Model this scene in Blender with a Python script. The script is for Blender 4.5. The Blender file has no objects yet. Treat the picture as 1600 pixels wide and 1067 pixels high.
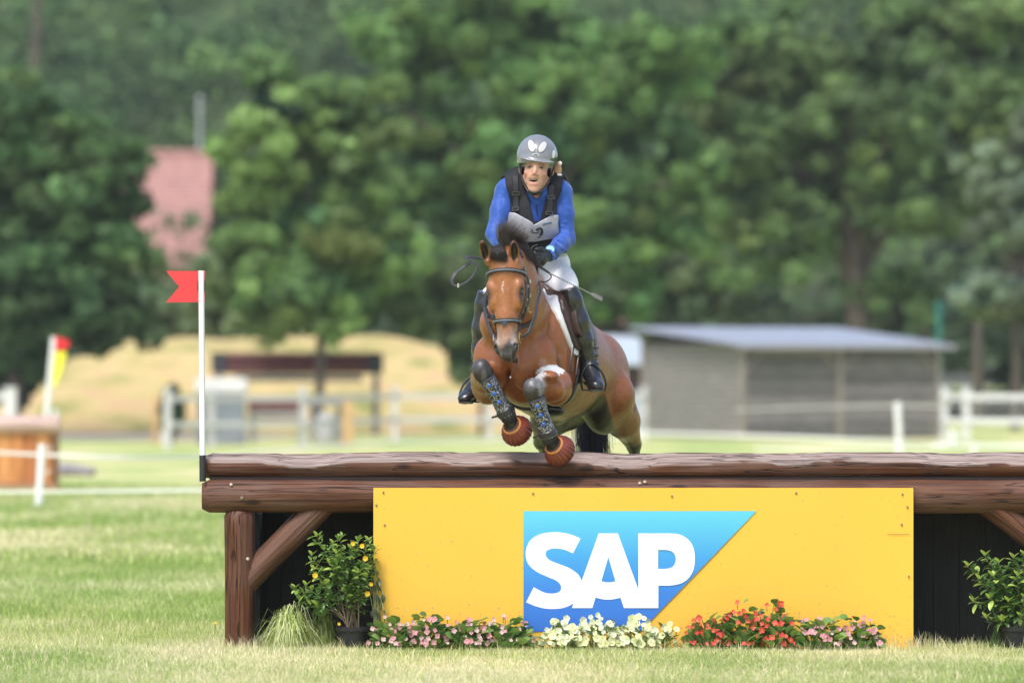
import bpy, math, random
import numpy as np
from mathutils import Vector, Matrix
from mathutils.bvhtree import BVHTree
random.seed(7)
rng = np.random.default_rng(7)
R = math.radians
sc = bpy.context.scene
col = sc.collection

# ------------------------------------------------------------------ camera
CAM_D, CAM_H, FPX, HOR = 32.09, 1.53, 8889.0, 590.0
cam_d = bpy.data.cameras.new("camera")
cam = bpy.data.objects.new("camera", cam_d)
col.objects.link(cam)
cam.location = (0, -CAM_D, CAM_H)
cam.rotation_euler = (R(90) + math.atan((HOR - 533.5) / FPX), 0, 0)
cam_d.lens = 200
cam_d.sensor_width = 36
cam_d.clip_end = 3000
cam_d.dof.use_dof = True
cam_d.dof.focus_distance = 32.3
cam_d.dof.aperture_fstop = 2.2
sc.camera = cam

# ------------------------------------------------------------------ light
SUN_EL, SUN_AZ = 58, 205      # azimuth: where the sun stands, degrees clockwise from +Y
w = bpy.data.worlds.new("World")
sc.world = w
w.use_nodes = True
nt = w.node_tree
bg = nt.nodes["Background"]
sky = nt.nodes.new("ShaderNodeTexSky")
sky.sky_type = 'NISHITA'
sky.sun_disc = False
sky.sun_elevation = R(SUN_EL)
sky.sun_rotation = R(SUN_AZ)
sky.air_density = 1.0
sky.dust_density = 3.0
sky.ozone_density = 1.0
nt.links.new(sky.outputs[0], bg.inputs[0])
bg.inputs[1].default_value = 0.135
sun_d = bpy.data.lights.new("sun", 'SUN')
sun_d.energy = 1.5
sun_d.angle = R(14)
sun_d.color = (1.0, 0.965, 0.92)
sun = bpy.data.objects.new("sun", sun_d)
col.objects.link(sun)
_d = Vector((math.sin(R(SUN_AZ)) * math.cos(R(SUN_EL)), math.cos(R(SUN_AZ)) * math.cos(R(SUN_EL)), math.sin(R(SUN_EL))))
sun.rotation_euler = _d.to_track_quat('Z', 'Y').to_euler()
sun.location = (0, 0, 40)
sc.view_settings.view_transform = 'Standard'
sc.view_settings.look = 'None'
sc.view_settings.gamma = 1
sc.view_settings.use_curve_mapping = False
sc.view_settings.exposure = 0.95
sc.render.engine = 'CYCLES'
sc.cycles.use_denoising = True
sc.cycles.max_bounces = 6
sc.cycles.diffuse_bounces = 3
sc.cycles.glossy_bounces = 2
sc.cycles.transparent_max_bounces = 4

# ------------------------------------------------------------------ helpers
def P(px, py, y):
    """a point of the photograph (1600 wide) at depth y behind the front of the jump"""
    d = CAM_D + y
    return Vector(((px - 800) / FPX * d, y, CAM_H + (HOR - py) / FPX * d))
def ground_y(py):
    return CAM_H * FPX / (py - HOR) - CAM_D
def PD(px, py, dist):
    return P(px, py, dist - CAM_D)
DY = -0.35
def PH(px, py, y):
    return P(px, py, y + DY)

def link(name, data, loc=(0, 0, 0), parent=None):
    o = bpy.data.objects.new(name, data)
    col.objects.link(o)
    o.location = loc
    if parent is not None:
        o.parent = parent
    return o
def tag(o, label=None, cat=None, group=None, kind=None):
    if label: o['label'] = label
    if cat: o['category'] = cat
    if group: o['group'] = group
    if kind: o['kind'] = kind
    return o
def thing(name, label, cat, loc=(0, 0, 0), group=None):
    o = bpy.data.objects.new(name, None)
    col.objects.link(o)
    o.location = loc
    o.empty_display_size = 0.2
    return tag(o, label, cat, group)
def wloc(o):
    v = Vector((0, 0, 0))
    while o is not None:
        v = v + o.location
        o = o.parent
    return v

class MB:
    """a small mesh builder: world coordinates in, one mesh object out"""
    def __init__(self):
        self.v, self.f, self.c = [], [], []
        self.uc = None
    def add(self, vs, fs):
        n = len(self.v)
        self.v += [tuple(p) for p in vs]
        self.f += [tuple(i + n for i in f) for f in fs]
        return self
    def box(self, lo, hi, M=None):
        x0, y0, z0 = lo; x1, y1, z1 = hi
        vs = [Vector(p) for p in ((x0,y0,z0),(x1,y0,z0),(x1,y1,z0),(x0,y1,z0),(x0,y0,z1),(x1,y0,z1),(x1,y1,z1),(x0,y1,z1))]
        if M is not None: vs = [M @ p for p in vs]
        return self.add(vs, [(0,3,2,1),(4,5,6,7),(0,1,5,4),(1,2,6,5),(2,3,7,6),(3,0,4,7)])
    def tube(self, pts, rad, n=8, flat=1.0, cap=True):
        pts = [Vector(p) for p in pts]
        if not hasattr(rad, '__len__'): rad = [rad] * len(pts)
        vs, fs = [], []
        prev = None
        for i, p in enumerate(pts):
            t = (pts[min(i + 1, len(pts) - 1)] - pts[max(i - 1, 0)]).normalized()
            if prev is None:
                a = Vector((0, 0, 1)) if abs(t.z) < .9 else Vector((1, 0, 0))
                u = (a - t * a.dot(t)).normalized()
            else:
                u = (prev - t * prev.dot(t)).normalized()
            prev = u
            b = t.cross(u)
            for k in range(n):
                an = 2 * math.pi * k / n
                vs.append(p + (u * math.cos(an) + b * math.sin(an) * flat) * rad[i])
        for i in range(len(pts) - 1):
            for k in range(n):
                fs.append((i*n+k, i*n+(k+1)%n, (i+1)*n+(k+1)%n, (i+1)*n+k))
        if cap:
            fs.append(tuple(range(n - 1, -1, -1)))
            fs.append(tuple((len(pts)-1)*n + k for k in range(n)))
        return self.add(vs, fs)
    def strap(self, pts, nrm, w_, t_):
        """a flat band along pts whose faces look along nrm"""
        pts = [Vector(p) for p in pts]
        vs, fs = [], []
        for i, p in enumerate(pts):
            t = (pts[min(i + 1, len(pts) - 1)] - pts[max(i - 1, 0)]).normalized()
            n_ = nrm[i] - t * nrm[i].dot(t)
            n_ = n_.normalized() if n_.length > 1e-6 else Vector((0, -1, 0))
            b = t.cross(n_)
            for (a, c) in ((-1, -.6), (-.8, 1), (.8, 1), (1, -.6)):
                vs.append(p + b * (a * w_ / 2) + n_ * (c * t_ / 2))
        for i in range(len(pts) - 1):
            for k in range(4):
                fs.append((i*4+k, i*4+(k+1)%4, (i+1)*4+(k+1)%4, (i+1)*4+k))
        fs.append((3, 2, 1, 0)); m = (len(pts)-1)*4; fs.append((m, m+1, m+2, m+3))
        return self.add(vs, fs)
    def lathe(self, c, axis, prof, n=20, cap=True, ripple=0, rn=0):
        """prof: list of (distance along axis, radius)"""
        c = Vector(c); t = Vector(axis).normalized()
        a = Vector((0, 0, 1)) if abs(t.z) < .9 else Vector((1, 0, 0))
        u = (a - t * a.dot(t)).normalized(); b = t.cross(u)
        vs, fs = [], []
        for (h, r) in prof:
            for k in range(n):
                an = 2 * math.pi * k / n
                rr = r * (1 + (ripple * math.cos(an * rn) if ripple else 0))
                vs.append(c + t * h + (u * math.cos(an) + b * math.sin(an)) * rr)
        for i in range(len(prof) - 1):
            for k in range(n):
                fs.append((i*n+k, i*n+(k+1)%n, (i+1)*n+(k+1)%n, (i+1)*n+k))
        if cap:
            fs.append(tuple(range(n - 1, -1, -1)))
            fs.append(tuple((len(prof)-1)*n + k for k in range(n)))
        return self.add(vs, fs)
    def ball(self, c, r, n=10, M=None):
        c = Vector(c); rx, ry, rz = r if hasattr(r, '__len__') else (r, r, r)
        vs, fs = [], []
        for i in range(1, n):
            th = math.pi * i / n
            for k in range(2 * n):
                an = math.pi * k / n
                p = Vector((rx*math.sin(th)*math.cos(an), ry*math.sin(th)*math.sin(an), rz*math.cos(th)))
                vs.append(c + (M @ p if M is not None else p))
        N = 2 * n
        for i in range(n - 2):
            for k in range(N):
                fs.append((i*N+k, (i+1)*N+k, (i+1)*N+(k+1)%N, i*N+(k+1)%N))
        vs.append(c + (M @ Vector((0,0,rz)) if M is not None else Vector((0,0,rz)))); top = len(vs) - 1
        vs.append(c - (M @ Vector((0,0,rz)) if M is not None else Vector((0,0,rz)))); bot = len(vs) - 1
        for k in range(N):
            fs.append((top, k, (k+1)%N)); fs.append((bot, (n-2)*N+(k+1)%N, (n-2)*N+k))
        return self.add(vs, fs)
    def build(self, name, mat, parent=None, smooth=True, origin=None):
        if origin is None:
            o0 = wloc(parent) if parent is not None else Vector((0, 0, 0))
            loc = (0, 0, 0)
        else:
            o0 = Vector(origin)
            loc = o0 - (wloc(parent) if parent is not None else Vector((0, 0, 0)))
        me = bpy.data.meshes.new(name)
        me.from_pydata([(a - o0.x, b - o0.y, c - o0.z) for a, b, c in self.v], [], self.f)
        me.materials.append(mat)
        if smooth:
            me.polygons.foreach_set('use_smooth', [True] * len(me.polygons))
            try: me.set_sharp_from_angle(angle=R(40))
            except Exception: pass
        return link(name, me, loc, parent)

def np_mesh(name, V, F, mat, parent=None, colr=None, smooth=False, origin=None):
    """V (n,3) world coordinates, F (m,k) indices; all in numpy"""
    par0 = np.array(wloc(parent)) if parent is not None else np.zeros(3)
    o0 = par0 if origin is None else np.array(origin)
    me = bpy.data.meshes.new(name)
    V = (V - o0).astype(np.float32)
    k = F.shape[1]
    me.vertices.add(len(V)); me.vertices.foreach_set('co', V.ravel())
    me.loops.add(F.size); me.loops.foreach_set('vertex_index', F.ravel().astype(np.int32))
    me.polygons.add(len(F))
    me.polygons.foreach_set('loop_start', np.arange(0, F.size, k, dtype=np.int32))
    me.update(calc_edges=True)
    me.polygons.foreach_set('use_smooth', np.full(len(F), smooth))
    if colr is not None:
        at = me.color_attributes.new('col', 'FLOAT_COLOR', 'POINT')
        c4 = np.ones((len(V), 4), np.float32); c4[:, :3] = colr
        at.data.foreach_set('color', c4.ravel())
    me.materials.append(mat)
    me.validate()
    return link(name, me, tuple(o0 - par0), parent)

# ---- implicit surfaces: smooth unions of round cones and ellipsoids, meshed with surface nets
class Field:
    def __init__(self, lo, hi, h):
        self.lo = np.array(lo, np.float64); self.h = h
        self.n = np.ceil((np.array(hi) - self.lo) / h).astype(int) + 1
        self.v = np.full(self.n, 1.0, np.float32)
        self.ax = [(self.lo[i] + h * np.arange(self.n[i])).astype(np.float32) for i in range(3)]
    def _box(self, lo, hi):
        a = np.clip(np.floor((lo - self.lo) / self.h).astype(int), 0, self.n)
        b = np.clip(np.ceil((hi - self.lo) / self.h).astype(int) + 1, 0, self.n)
        return tuple(slice(int(i), int(j)) for i, j in zip(a, b))
    def _apply(self, lo, hi, fn, k, sub=False):
        pad = k + 3 * self.h
        sl = self._box(lo - pad, hi + pad)
        X = self.ax[0][sl[0]][:, None, None]; Y = self.ax[1][sl[1]][None, :, None]; Z = self.ax[2][sl[2]][None, None, :]
        if X.size == 0 or Y.size == 0 or Z.size == 0: return
        d = fn(X, Y, Z); o = self.v[sl]
        if sub:
            d = -d; hh = np.clip(.5 - .5 * (o - d) / max(k, 1e-5), 0, 1)
            self.v[sl] = o + (d - o) * hh + k * hh * (1 - hh)
        else:
            hh = np.clip(.5 + .5 * (o - d) / max(k, 1e-5), 0, 1)
            self.v[sl] = o + (d - o) * hh - k * hh * (1 - hh)
    def cone(self, a, b, r1, r2, k=.02, sub=False, sq=None):
        a = np.array(a, np.float32); b = np.array(b, np.float32); r = max(r1, r2)
        ba = b - a; L = float(ba @ ba) + 1e-9
        def fn(X, Y, Z):
            x, y, z = X - a[0], Y - a[1], Z - a[2]
            t = np.clip((x * ba[0] + y * ba[1] + z * ba[2]) / L, 0, 1)
            dx, dy, dz = x - t * ba[0], y - t * ba[1], z - t * ba[2]
            q = dx * dx + dy * dy + dz * dz
            if sq is not None:     # flatten along direction sq by factor
                n_, f_ = sq
                q = q + (f_ * f_ - 1) * (dx * n_[0] + dy * n_[1] + dz * n_[2]) ** 2
            return np.sqrt(q) - (r1 + (r2 - r1) * t)
        self._apply(np.minimum(a, b) - r, np.maximum(a, b) + r, fn, k, sub)
        return self
    def chain(self, pts, rad, k=.02):
        for i in range(len(pts) - 1): self.cone(pts[i], pts[i + 1], rad[i], rad[i + 1], k)
        return self
    def ell(self, c, r, M=None, k=.03, sub=False):
        c = np.array(c, np.float32); r = np.array(r, np.float32)
        Mi = np.eye(3, dtype=np.float32) if M is None else np.array(M, np.float32)   # columns = axes
        def fn(X, Y, Z):
            x, y, z = X - c[0], Y - c[1], Z - c[2]
            q = [(x * Mi[0, i] + y * Mi[1, i] + z * Mi[2, i]) / r[i] for i in range(3)]
            k0 = np.sqrt(q[0]**2 + q[1]**2 + q[2]**2)
            k1 = np.sqrt((q[0]/r[0])**2 + (q[1]/r[1])**2 + (q[2]/r[2])**2) + 1e-6
            return k0 * (k0 - 1) / k1
        e = np.abs(Mi) @ r
        self._apply(c - e, c + e, fn, k, sub)
        return self
    def crop(self, lo, hi):
        sl = self._box(np.array(lo), np.array(hi))
        F = Field.__new__(Field)
        F.h = self.h; F.ax = [self.ax[i][sl[i]] for i in range(3)]
        F.lo = np.array([a[0] for a in F.ax], np.float64); F.v = self.v[sl].copy(); F.n = np.array(F.v.shape)
        return F
    def grid(self):
        return self.ax[0][:, None, None], self.ax[1][None, :, None], self.ax[2][None, None, :]
    def clip(self, g):
        self.v = np.maximum(self.v, g); return self
    def mesh(self):
        v = self.v
        v[0] = v[-1] = 1; v[:, 0] = v[:, -1] = 1; v[:, :, 0] = v[:, :, -1] = 1
        s = v < 0
        c = np.zeros(tuple(np.array(v.shape) - 1), np.uint8)
        for i in (0, 1):
            for j in (0, 1):
                for k in (0, 1):
                    c += s[i:s.shape[0]-1+i, j:s.shape[1]-1+j, k:s.shape[2]-1+k]
        act = (c > 0) & (c < 8)
        idx = np.full(act.shape, -1, np.int32)
        I = np.nonzero(act); n = len(I[0]); idx[I] = np.arange(n)
        acc = np.zeros((n, 3)); cnt = np.zeros(n)
        cs = [(i, j, k) for i in (0, 1) for j in (0, 1) for k in (0, 1)]
        for a in cs:
            for ax in range(3):
                if a[ax] == 0:
                    b = list(a); b[ax] = 1
                    va = v[I[0]+a[0], I[1]+a[1], I[2]+a[2]]; vb = v[I[0]+b[0], I[1]+b[1], I[2]+b[2]]
                    m = (va < 0) != (vb < 0)
                    t = np.where(m, va / np.where(m, va - vb, 1), 0)
                    for q in range(3):
                        acc[:, q] += m * (a[q] + (t if q == ax else 0))
                    cnt += m
        V = self.lo + self.h * (np.stack(I, 1) + acc / cnt[:, None])
        Q = []
        for ax in range(3):
            o1, o2 = [q for q in range(3) if q != ax]
            sa = [slice(1, -1)] * 3; sb = [slice(1, -1)] * 3
            sa[ax] = slice(0, -1); sb[ax] = slice(1, None)
            A = s[tuple(sa)]; B_ = s[tuple(sb)]
            m = np.nonzero(A != B_)
            g = [m[0].copy(), m[1].copy(), m[2].copy()]
            g[o1] = g[o1] + 1; g[o2] = g[o2] + 1
            def cell(d1, d2):
                q = [g[0].copy(), g[1].copy(), g[2].copy()]
                q[o1] = q[o1] + d1; q[o2] = q[o2] + d2
                return idx[q[0], q[1], q[2]]
            quad = np.stack([cell(-1, -1), cell(0, -1), cell(0, 0), cell(-1, 0)], 1)
            inside = A[m]
            flip = inside if ax != 1 else ~inside
            quad = np.where(flip[:, None], quad, quad[:, ::-1])
            Q.append(quad)
        F = np.concatenate(Q)
        F = F[(F >= 0).all(1)]
        return V, F

def sstep(x, a, b):
    t = np.clip((x - a) / (b - a), 0, 1)
    return t * t * (3 - 2 * t)
def catmull(pts, n=6):
    pts = [Vector(p) for p in pts]; out = []
    for i in range(len(pts) - 1):
        p0, p1, p2, p3 = pts[max(i-1, 0)], pts[i], pts[i+1], pts[min(i+2, len(pts)-1)]
        for k in range(n):
            t = k / n
            out.append(.5 * ((2*p1) + (p2-p0)*t + (2*p0-5*p1+4*p2-p3)*t*t + (3*p1-p0-3*p2+p3)*t**3))
    out.append(pts[-1]); return out

# ------------------------------------------------------------------ materials
def srgb(r, g, b):
    f = lambda c: (c / 255 / 12.92) if c / 255 <= .04045 else ((c / 255 + .055) / 1.055) ** 2.4
    return (f(r), f(g), f(b))
def mat(name, c=(.5, .5, .5), rough=.6, metal=0, noise=None, bump=None, attr=None, spec=.5, coat=0, trans=0, sheen=0):
    """noise=(scale, amount, (sx,sy,sz)); bump=(scale, strength, (sx,sy,sz), distance)"""
    m = bpy.data.materials.new(name); m.use_nodes = True
    n = m.node_tree.nodes; l = m.node_tree.links
    b = n['Principled BSDF']
    b.inputs['Roughness'].default_value = rough
    b.inputs['Metallic'].default_value = metal
    b.inputs['Specular IOR Level'].default_value = spec
    b.inputs['Coat Weight'].default_value = coat
    if coat: b.inputs['Coat Roughness'].default_value = .15
    if sheen: b.inputs['Sheen Weight'].default_value = sheen
    tc = n.new('ShaderNodeTexCoord')
    src = None
    if attr:
        a = n.new('ShaderNodeAttribute'); a.attribute_name = attr
        mx = n.new('ShaderNodeMix'); mx.data_type = 'RGBA'; mx.blend_type = 'MULTIPLY'; mx.inputs[0].default_value = 1
        mx.inputs[6].default_value = (*c, 1); l.new(a.outputs['Color'], mx.inputs[7]); src = mx.outputs[2]
    if noise:
        sc_, am, st = noise
        mp = n.new('ShaderNodeMapping'); mp.inputs['Scale'].default_value = st
        nz = n.new('ShaderNodeTexNoise'); nz.inputs['Scale'].default_value = sc_; nz.inputs['Detail'].default_value = 6
        l.new(tc.outputs['Object'], mp.inputs[0]); l.new(mp.outputs[0], nz.inputs[0])
        mr = n.new('ShaderNodeMapRange'); mr.inputs[1].default_value = .3; mr.inputs[2].default_value = .7
        mr.inputs[3].default_value = 1 - am; mr.inputs[4].default_value = 1 + am
        l.new(nz.outputs[0], mr.inputs[0])
        m2 = n.new('ShaderNodeMix'); m2.data_type = 'RGBA'; m2.blend_type = 'MULTIPLY'; m2.inputs[0].default_value = 1
        if src: l.new(src, m2.inputs[6])
        else: m2.inputs[6].default_value = (*c, 1)
        l.new(mr.outputs[0], m2.inputs[7]); src = m2.outputs[2]
    if src: l.new(src, b.inputs['Base Color'])
    else: b.inputs['Base Color'].default_value = (*c, 1)
    if bump:
        sc_, sg, st, di = bump
        mp = n.new('ShaderNodeMapping'); mp.inputs['Scale'].default_value = st
        nz = n.new('ShaderNodeTexNoise'); nz.inputs['Scale'].default_value = sc_; nz.inputs['Detail'].default_value = 5
        l.new(tc.outputs['Object'], mp.inputs[0]); l.new(mp.outputs[0], nz.inputs[0])
        bp = n.new('ShaderNodeBump'); bp.inputs['Strength'].default_value = sg; bp.inputs['Distance'].default_value = di
        l.new(nz.outputs[0], bp.inputs['Height']); l.new(bp.outputs[0], b.inputs['Normal'])
    if trans:
        out = n['Material Output']; tr = n.new('ShaderNodeBsdfTranslucent')
        if src: l.new(src, tr.inputs[0])
        else: tr.inputs[0].default_value = (*c, 1)
        ms = n.new('ShaderNodeMixShader'); ms.inputs[0].default_value = trans
        l.new(b.outputs[0], ms.inputs[1]); l.new(tr.outputs[0], ms.inputs[2]); l.new(ms.outputs[0], out.inputs[0])
    return m
U1 = (1, 1, 1)
# ------------------------------------------------------------------ setting: ground, mound, hill
def ground_mat(name, cols, stretch=(1, 1, 1)):
    m = bpy.data.materials.new(name); m.use_nodes = True
    n = m.node_tree.nodes; l = m.node_tree.links; b = n['Principled BSDF']
    b.inputs['Roughness'].default_value = .9; b.inputs['Specular IOR Level'].default_value = .2
    tc = n.new('ShaderNodeTexCoord')
    mp = n.new('ShaderNodeMapping'); mp.inputs['Scale'].default_value = stretch
    l.new(tc.outputs['Object'], mp.inputs[0])
    n1 = n.new('ShaderNodeTexNoise'); n1.inputs['Scale'].default_value = .35; n1.inputs['Detail'].default_value = 5; n1.inputs['Roughness'].default_value = .6
    n2 = n.new('ShaderNodeTexNoise'); n2.inputs['Scale'].default_value = 6; n2.inputs['Detail'].default_value = 6
    l.new(mp.outputs[0], n1.inputs[0]); l.new(mp.outputs[0], n2.inputs[0])
    ad = n.new('ShaderNodeMath'); ad.operation = 'MULTIPLY_ADD'; ad.inputs[1].default_value = .35; 
    l.new(n2.outputs[0], ad.inputs[0]); l.new(n1.outputs[0], ad.inputs[2])
    cr = n.new('ShaderNodeValToRGB'); e = cr.color_ramp.elements
    e[0].position = .52; e[0].color = (*cols[0], 1); e[1].position = .8; e[1].color = (*cols[-1], 1)
    for i, c in enumerate(cols[1:-1]):
        q = e.new(.52 + .28 * (i + 1) / (len(cols) - 1)); q.color = (*c, 1)
    l.new(ad.outputs[0], cr.inputs[0]); l.new(cr.outputs[0], b.inputs['Base Color'])
    bp = n.new('ShaderNodeBump'); bp.inputs['Strength'].default_value = .5; bp.inputs['Distance'].default_value = .04
    l.new(n2.outputs[0], bp.inputs['Height']); l.new(bp.outputs[0], b.inputs['Normal'])
    return m
GREEN = (.28, .38, .12); LIME = (.40, .46, .16); STRAW = (.64, .55, .30)
g_mat = ground_mat('meadow_turf', [GREEN, LIME, STRAW], (1, .45, 1))
xs = np.concatenate([np.linspace(-400, -30, 12), np.linspace(-24, 24, 49), np.linspace(30, 400, 12)])
ys = np.concatenate([np.linspace(-60, -10, 6), np.linspace(-8, 160, 90), np.linspace(170, 900, 20)])
def terrain(x, y):
    z = 0.012 * np.sin(x * 1.1 + y * .37) + .012 * np.sin(y * .9 - x * .3)
    z = z * (np.abs(y - .3) > 1.0)
    return z - .012
X, Y = np.meshgrid(xs, ys, indexing='ij')
V = np.stack([X, Y, terrain(X, Y)], -1).reshape(-1, 3)
ny = len(ys)
F = np.array([[i*ny+j, (i+1)*ny+j, (i+1)*ny+j+1, i*ny+j+1] for i in range(len(xs)-1) for j in range(ny-1)])
tag(np_mesh('ground', V, F, g_mat, smooth=True), 'dry mown meadow of green and straw coloured grass', kind='structure')

# worn track across the field behind the orange wooden jump
def sheet(name, pts, z, m, label):
    o = MB().add([(a, b, z) for a, b in pts], [tuple(range(len(pts)))]).build(name, m, smooth=False)
    return tag(o, label, kind='structure')
dirt_m = mat('dirt', (.36, .31, .27), .95, noise=(3, .2, U1))
yA, yB = ground_y(689), ground_y(675)
sheet('dirt_track', [(-40, yA), (-7.0, yA + 3), (-5, yA + 9), (-7.5, yB + 1), (-40, yB + 2)], .014, dirt_m, 'bare grey brown track across the meadow')

# dry straw-coloured mound
MD = 160.0
sx_ = FPX / MD
mound_prof = [(20, 640), (45, 590), (100, 560), (190, 533), (300, 520), (420, 519), (560, 520), (660, 526), (735, 535), (800, 560), (880, 600), (960, 640), (1050, 680)]
mx = np.array([(a - 800) / FPX * (MD + 10) for a, b in mound_prof]); mz = np.array([CAM_H + (HOR - b) / FPX * (MD + 10) for a, b in mound_prof])
gx = np.linspace(mx[0] - 3, mx[-1] + 2, 90); gy = np.linspace(MD - CAM_D - 5, MD - CAM_D + 36, 50)
X, Y = np.meshgrid(gx, gy, indexing='ij')
pz = np.interp(X, np.concatenate([[mx[0]-2.5], mx]), np.concatenate([[-.6], mz]))
t_ = (Y - gy[0]) / 15.0
Z = pz * np.where(t_ < 1, np.sin(np.clip(t_, 0, 1) * math.pi / 2) ** .9, np.cos(np.clip((t_ - 1) / 2, 0, 1) * math.pi / 2)) - .15
Z += .10 * np.sin(X * .9 + Y * .5) * np.clip(Z, 0, 1) + .05 * np.sin(X * 2.3 - Y * .8) * np.clip(Z, 0, 1)
V = np.stack([X, Y, Z], -1).reshape(-1, 3); ny = len(gy)
F = np.array([[i*ny+j, (i+1)*ny+j, (i+1)*ny+j+1, i*ny+j+1] for i in range(len(gx)-1) for j in range(ny-1)])
mound_m = ground_mat('dry_mound_grass', [(.20, .24, .07), (.44, .36, .14), (.56, .44, .20), (.52, .34, .19)], (1.6, 1.6, 1.6))
tag(np_mesh('mound', V, F, mound_m, smooth=True), 'straw coloured grassy mound behind the white fence', kind='structure')

# wooded hillside far behind
X, Y = np.meshgrid(np.linspace(-120, 120, 40), np.linspace(185, 620, 40), indexing='ij')
Z = -1 + np.clip((Y - 190) / 300, 0, 1) ** 1.1 * 62 + 2 * np.sin(X * .05) + 1.5 * np.sin(Y * .04)
V = np.stack([X, Y, Z], -1).reshape(-1, 3)
F = np.array([[i*40+j, (i+1)*40+j, (i+1)*40+j+1, i*40+j+1] for i in range(39) for j in range(39)])
hill_m = ground_mat('hill_floor', [(.04, .07, .03), (.06, .09, .035), (.07, .09, .04)])
tag(np_mesh('hill', V, F, hill_m, smooth=True), 'wooded hillside rising behind the meadow', kind='structure')

# ------------------------------------------------------------------ trees
leaf_m = mat('tree_leaves', (1, 1, 1), .6, attr='col', trans=.3, spec=.3)
bark_m = mat('bark', (.09, .075, .06), .9, noise=(8, .35, (1, 1, .3)), bump=(14, .8, (1, 1, .25), .03))
def leaf_cloud(centres, radii, cols, per, size, rg, squash=.8, up=.35):
    """many leaf-sized faces spread over clumps"""
    n = len(centres) * per
    ci = np.repeat(np.arange(len(centres)), per)
    d = rg.normal(size=(n, 3)); d[:, 2] += up; d /= np.linalg.norm(d, axis=1)[:, None]
    rr = radii[ci] * (0.55 + .5 * rg.random(n) ** .6)
    d2 = d.copy(); d2[:, 2] *= squash
    C = centres[ci] + d2 * rr[:, None]
    nrm = d + rg.normal(size=(n, 3)) * .55; nrm /= np.linalg.norm(nrm, axis=1)[:, None]
    a = np.cross(nrm, rg.normal(size=(n, 3))); a /= np.linalg.norm(a, axis=1)[:, None] + 1e-9
    b = np.cross(nrm, a)
    s = size * (.6 + .8 * rg.random(n))[:, None]
    V = np.stack([C - a * s, C - b * s * .6, C + a * s, C + b * s * .6], 1).reshape(-1, 3)
    F = np.arange(n * 4).reshape(-1, 4)
    cc = cols[ci] * (.8 + .4 * rg.random(n))[:, None]
    return V, F, np.repeat(cc, 4, axis=0)
def make_tree(name, label, dist, blobs, trunk, base, per=100, clumps=200, size=.15, cr=.75, seed=1, depth=.8, group=None, var=.28):
    """blobs: ellipses (px, py, rx, ry) of the crown as seen, trunk: (px, base py, top py, width px)"""
    rg = np.random.default_rng(seed)
    s = dist / FPX
    y0 = dist - CAM_D
    px, pb, pt, wpx = trunk
    bx = (px - 800) * s
    root = thing(name, label, 'tree', (bx, y0, 0), group)
    # boughs first, then leaf clumps on the upper and outer side of every bough, so that dark gaps stay between them
    area = np.array([b[2] * b[3] for b in blobs], float)
    nb = max(6, clumps // 9)
    which = rg.choice(len(blobs), nb, p=area / area.sum())
    B_ = np.array(blobs, float)[which]
    d = rg.normal(size=(nb, 3)); d /= np.linalg.norm(d, axis=1)[:, None]
    d = d * (.30 + .62 * rg.random(nb) ** .5)[:, None]
    BC = np.stack([(B_[:, 0] + d[:, 0] * B_[:, 2] - 800) * s, y0 + d[:, 1] * np.minimum(B_[:, 2], B_[:, 3]) * s * depth, CAM_H + (HOR - (B_[:, 1] - d[:, 2] * B_[:, 3])) * s], 1)
    br = cr * (1.1 + .9 * rg.random(nb)); bt = 1 + var * .9 * rg.normal(size=nb)
    ci = rg.integers(nb, size=clumps)
    e = rg.normal(size=(clumps, 3)); e[:, 2] += .55; e[:, 1] -= .2; e /= np.linalg.norm(e, axis=1)[:, None]
    C = BC[ci] + e * (br[ci] * (.55 + .5 * rg.random(clumps)))[:, None] * np.array([1.15, 1.15, .62])
    rad = cr * (.38 + .42 * rg.random(clumps))
    hue = rg.normal(size=nb)[ci][:, None] * np.array([.09, .025, -.03])
    cols = np.array(base)[None] * (bt[ci][:, None] * (1 + .16 * rg.normal(size=(clumps, 1))) + hue)
    V, F, cc = leaf_cloud(C, rad, np.clip(cols, .008, .5), per, size, rg)
    np_mesh('crown', V, F, leaf_m, root, cc)
    tb = MB()
    top = Vector((bx, y0, CAM_H + (HOR - pt) * s)); w_ = wpx * s / 2
    m_ = Vector((bx, y0, 0)).lerp(top, .5) + Vector((w_ * .5, 0, 0))
    tb.tube(catmull([Vector((bx, y0, -.2)), m_, top], 4), [w_ * 1.35, w_ * 1.1] + [w_] * 6 + [w_ * .7], 9)
    tb.build('trunk', bark_m, root)
    lb = MB()
    for i in rg.choice(clumps, min(16, clumps), replace=False):
        st = Vector((bx, y0, 0)).lerp(top, .72 + .28 * rg.random()); en = Vector(C[i])
        md = st.lerp(en, .5) + Vector((0, 0, .4))
        lb.tube(catmull([st, md, en], 3), [w_ * .45, w_ * .38, w_ * .3, w_ * .26, w_ * .2, w_ * .14, w_ * .08], 6)
    lb.build('limbs', bark_m, root)
    return root
BG = 'tall leafy trees behind the meadow'
make_tree('linden_tree', 'slim linden with its dark trunk standing before the straw coloured mound', 149,
    [(470, 150, 75, 80), (450, 260, 85, 100), (520, 250, 85, 110), (410, 400, 72, 100), (480, 420, 120, 110), (560, 420, 70, 100), (420, 490, 70, 55), (530, 480, 70, 55)],
    (497, 640, 400, 15), (.17, .275, .085), clumps=470, seed=3, cr=.62, group=BG)
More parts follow.
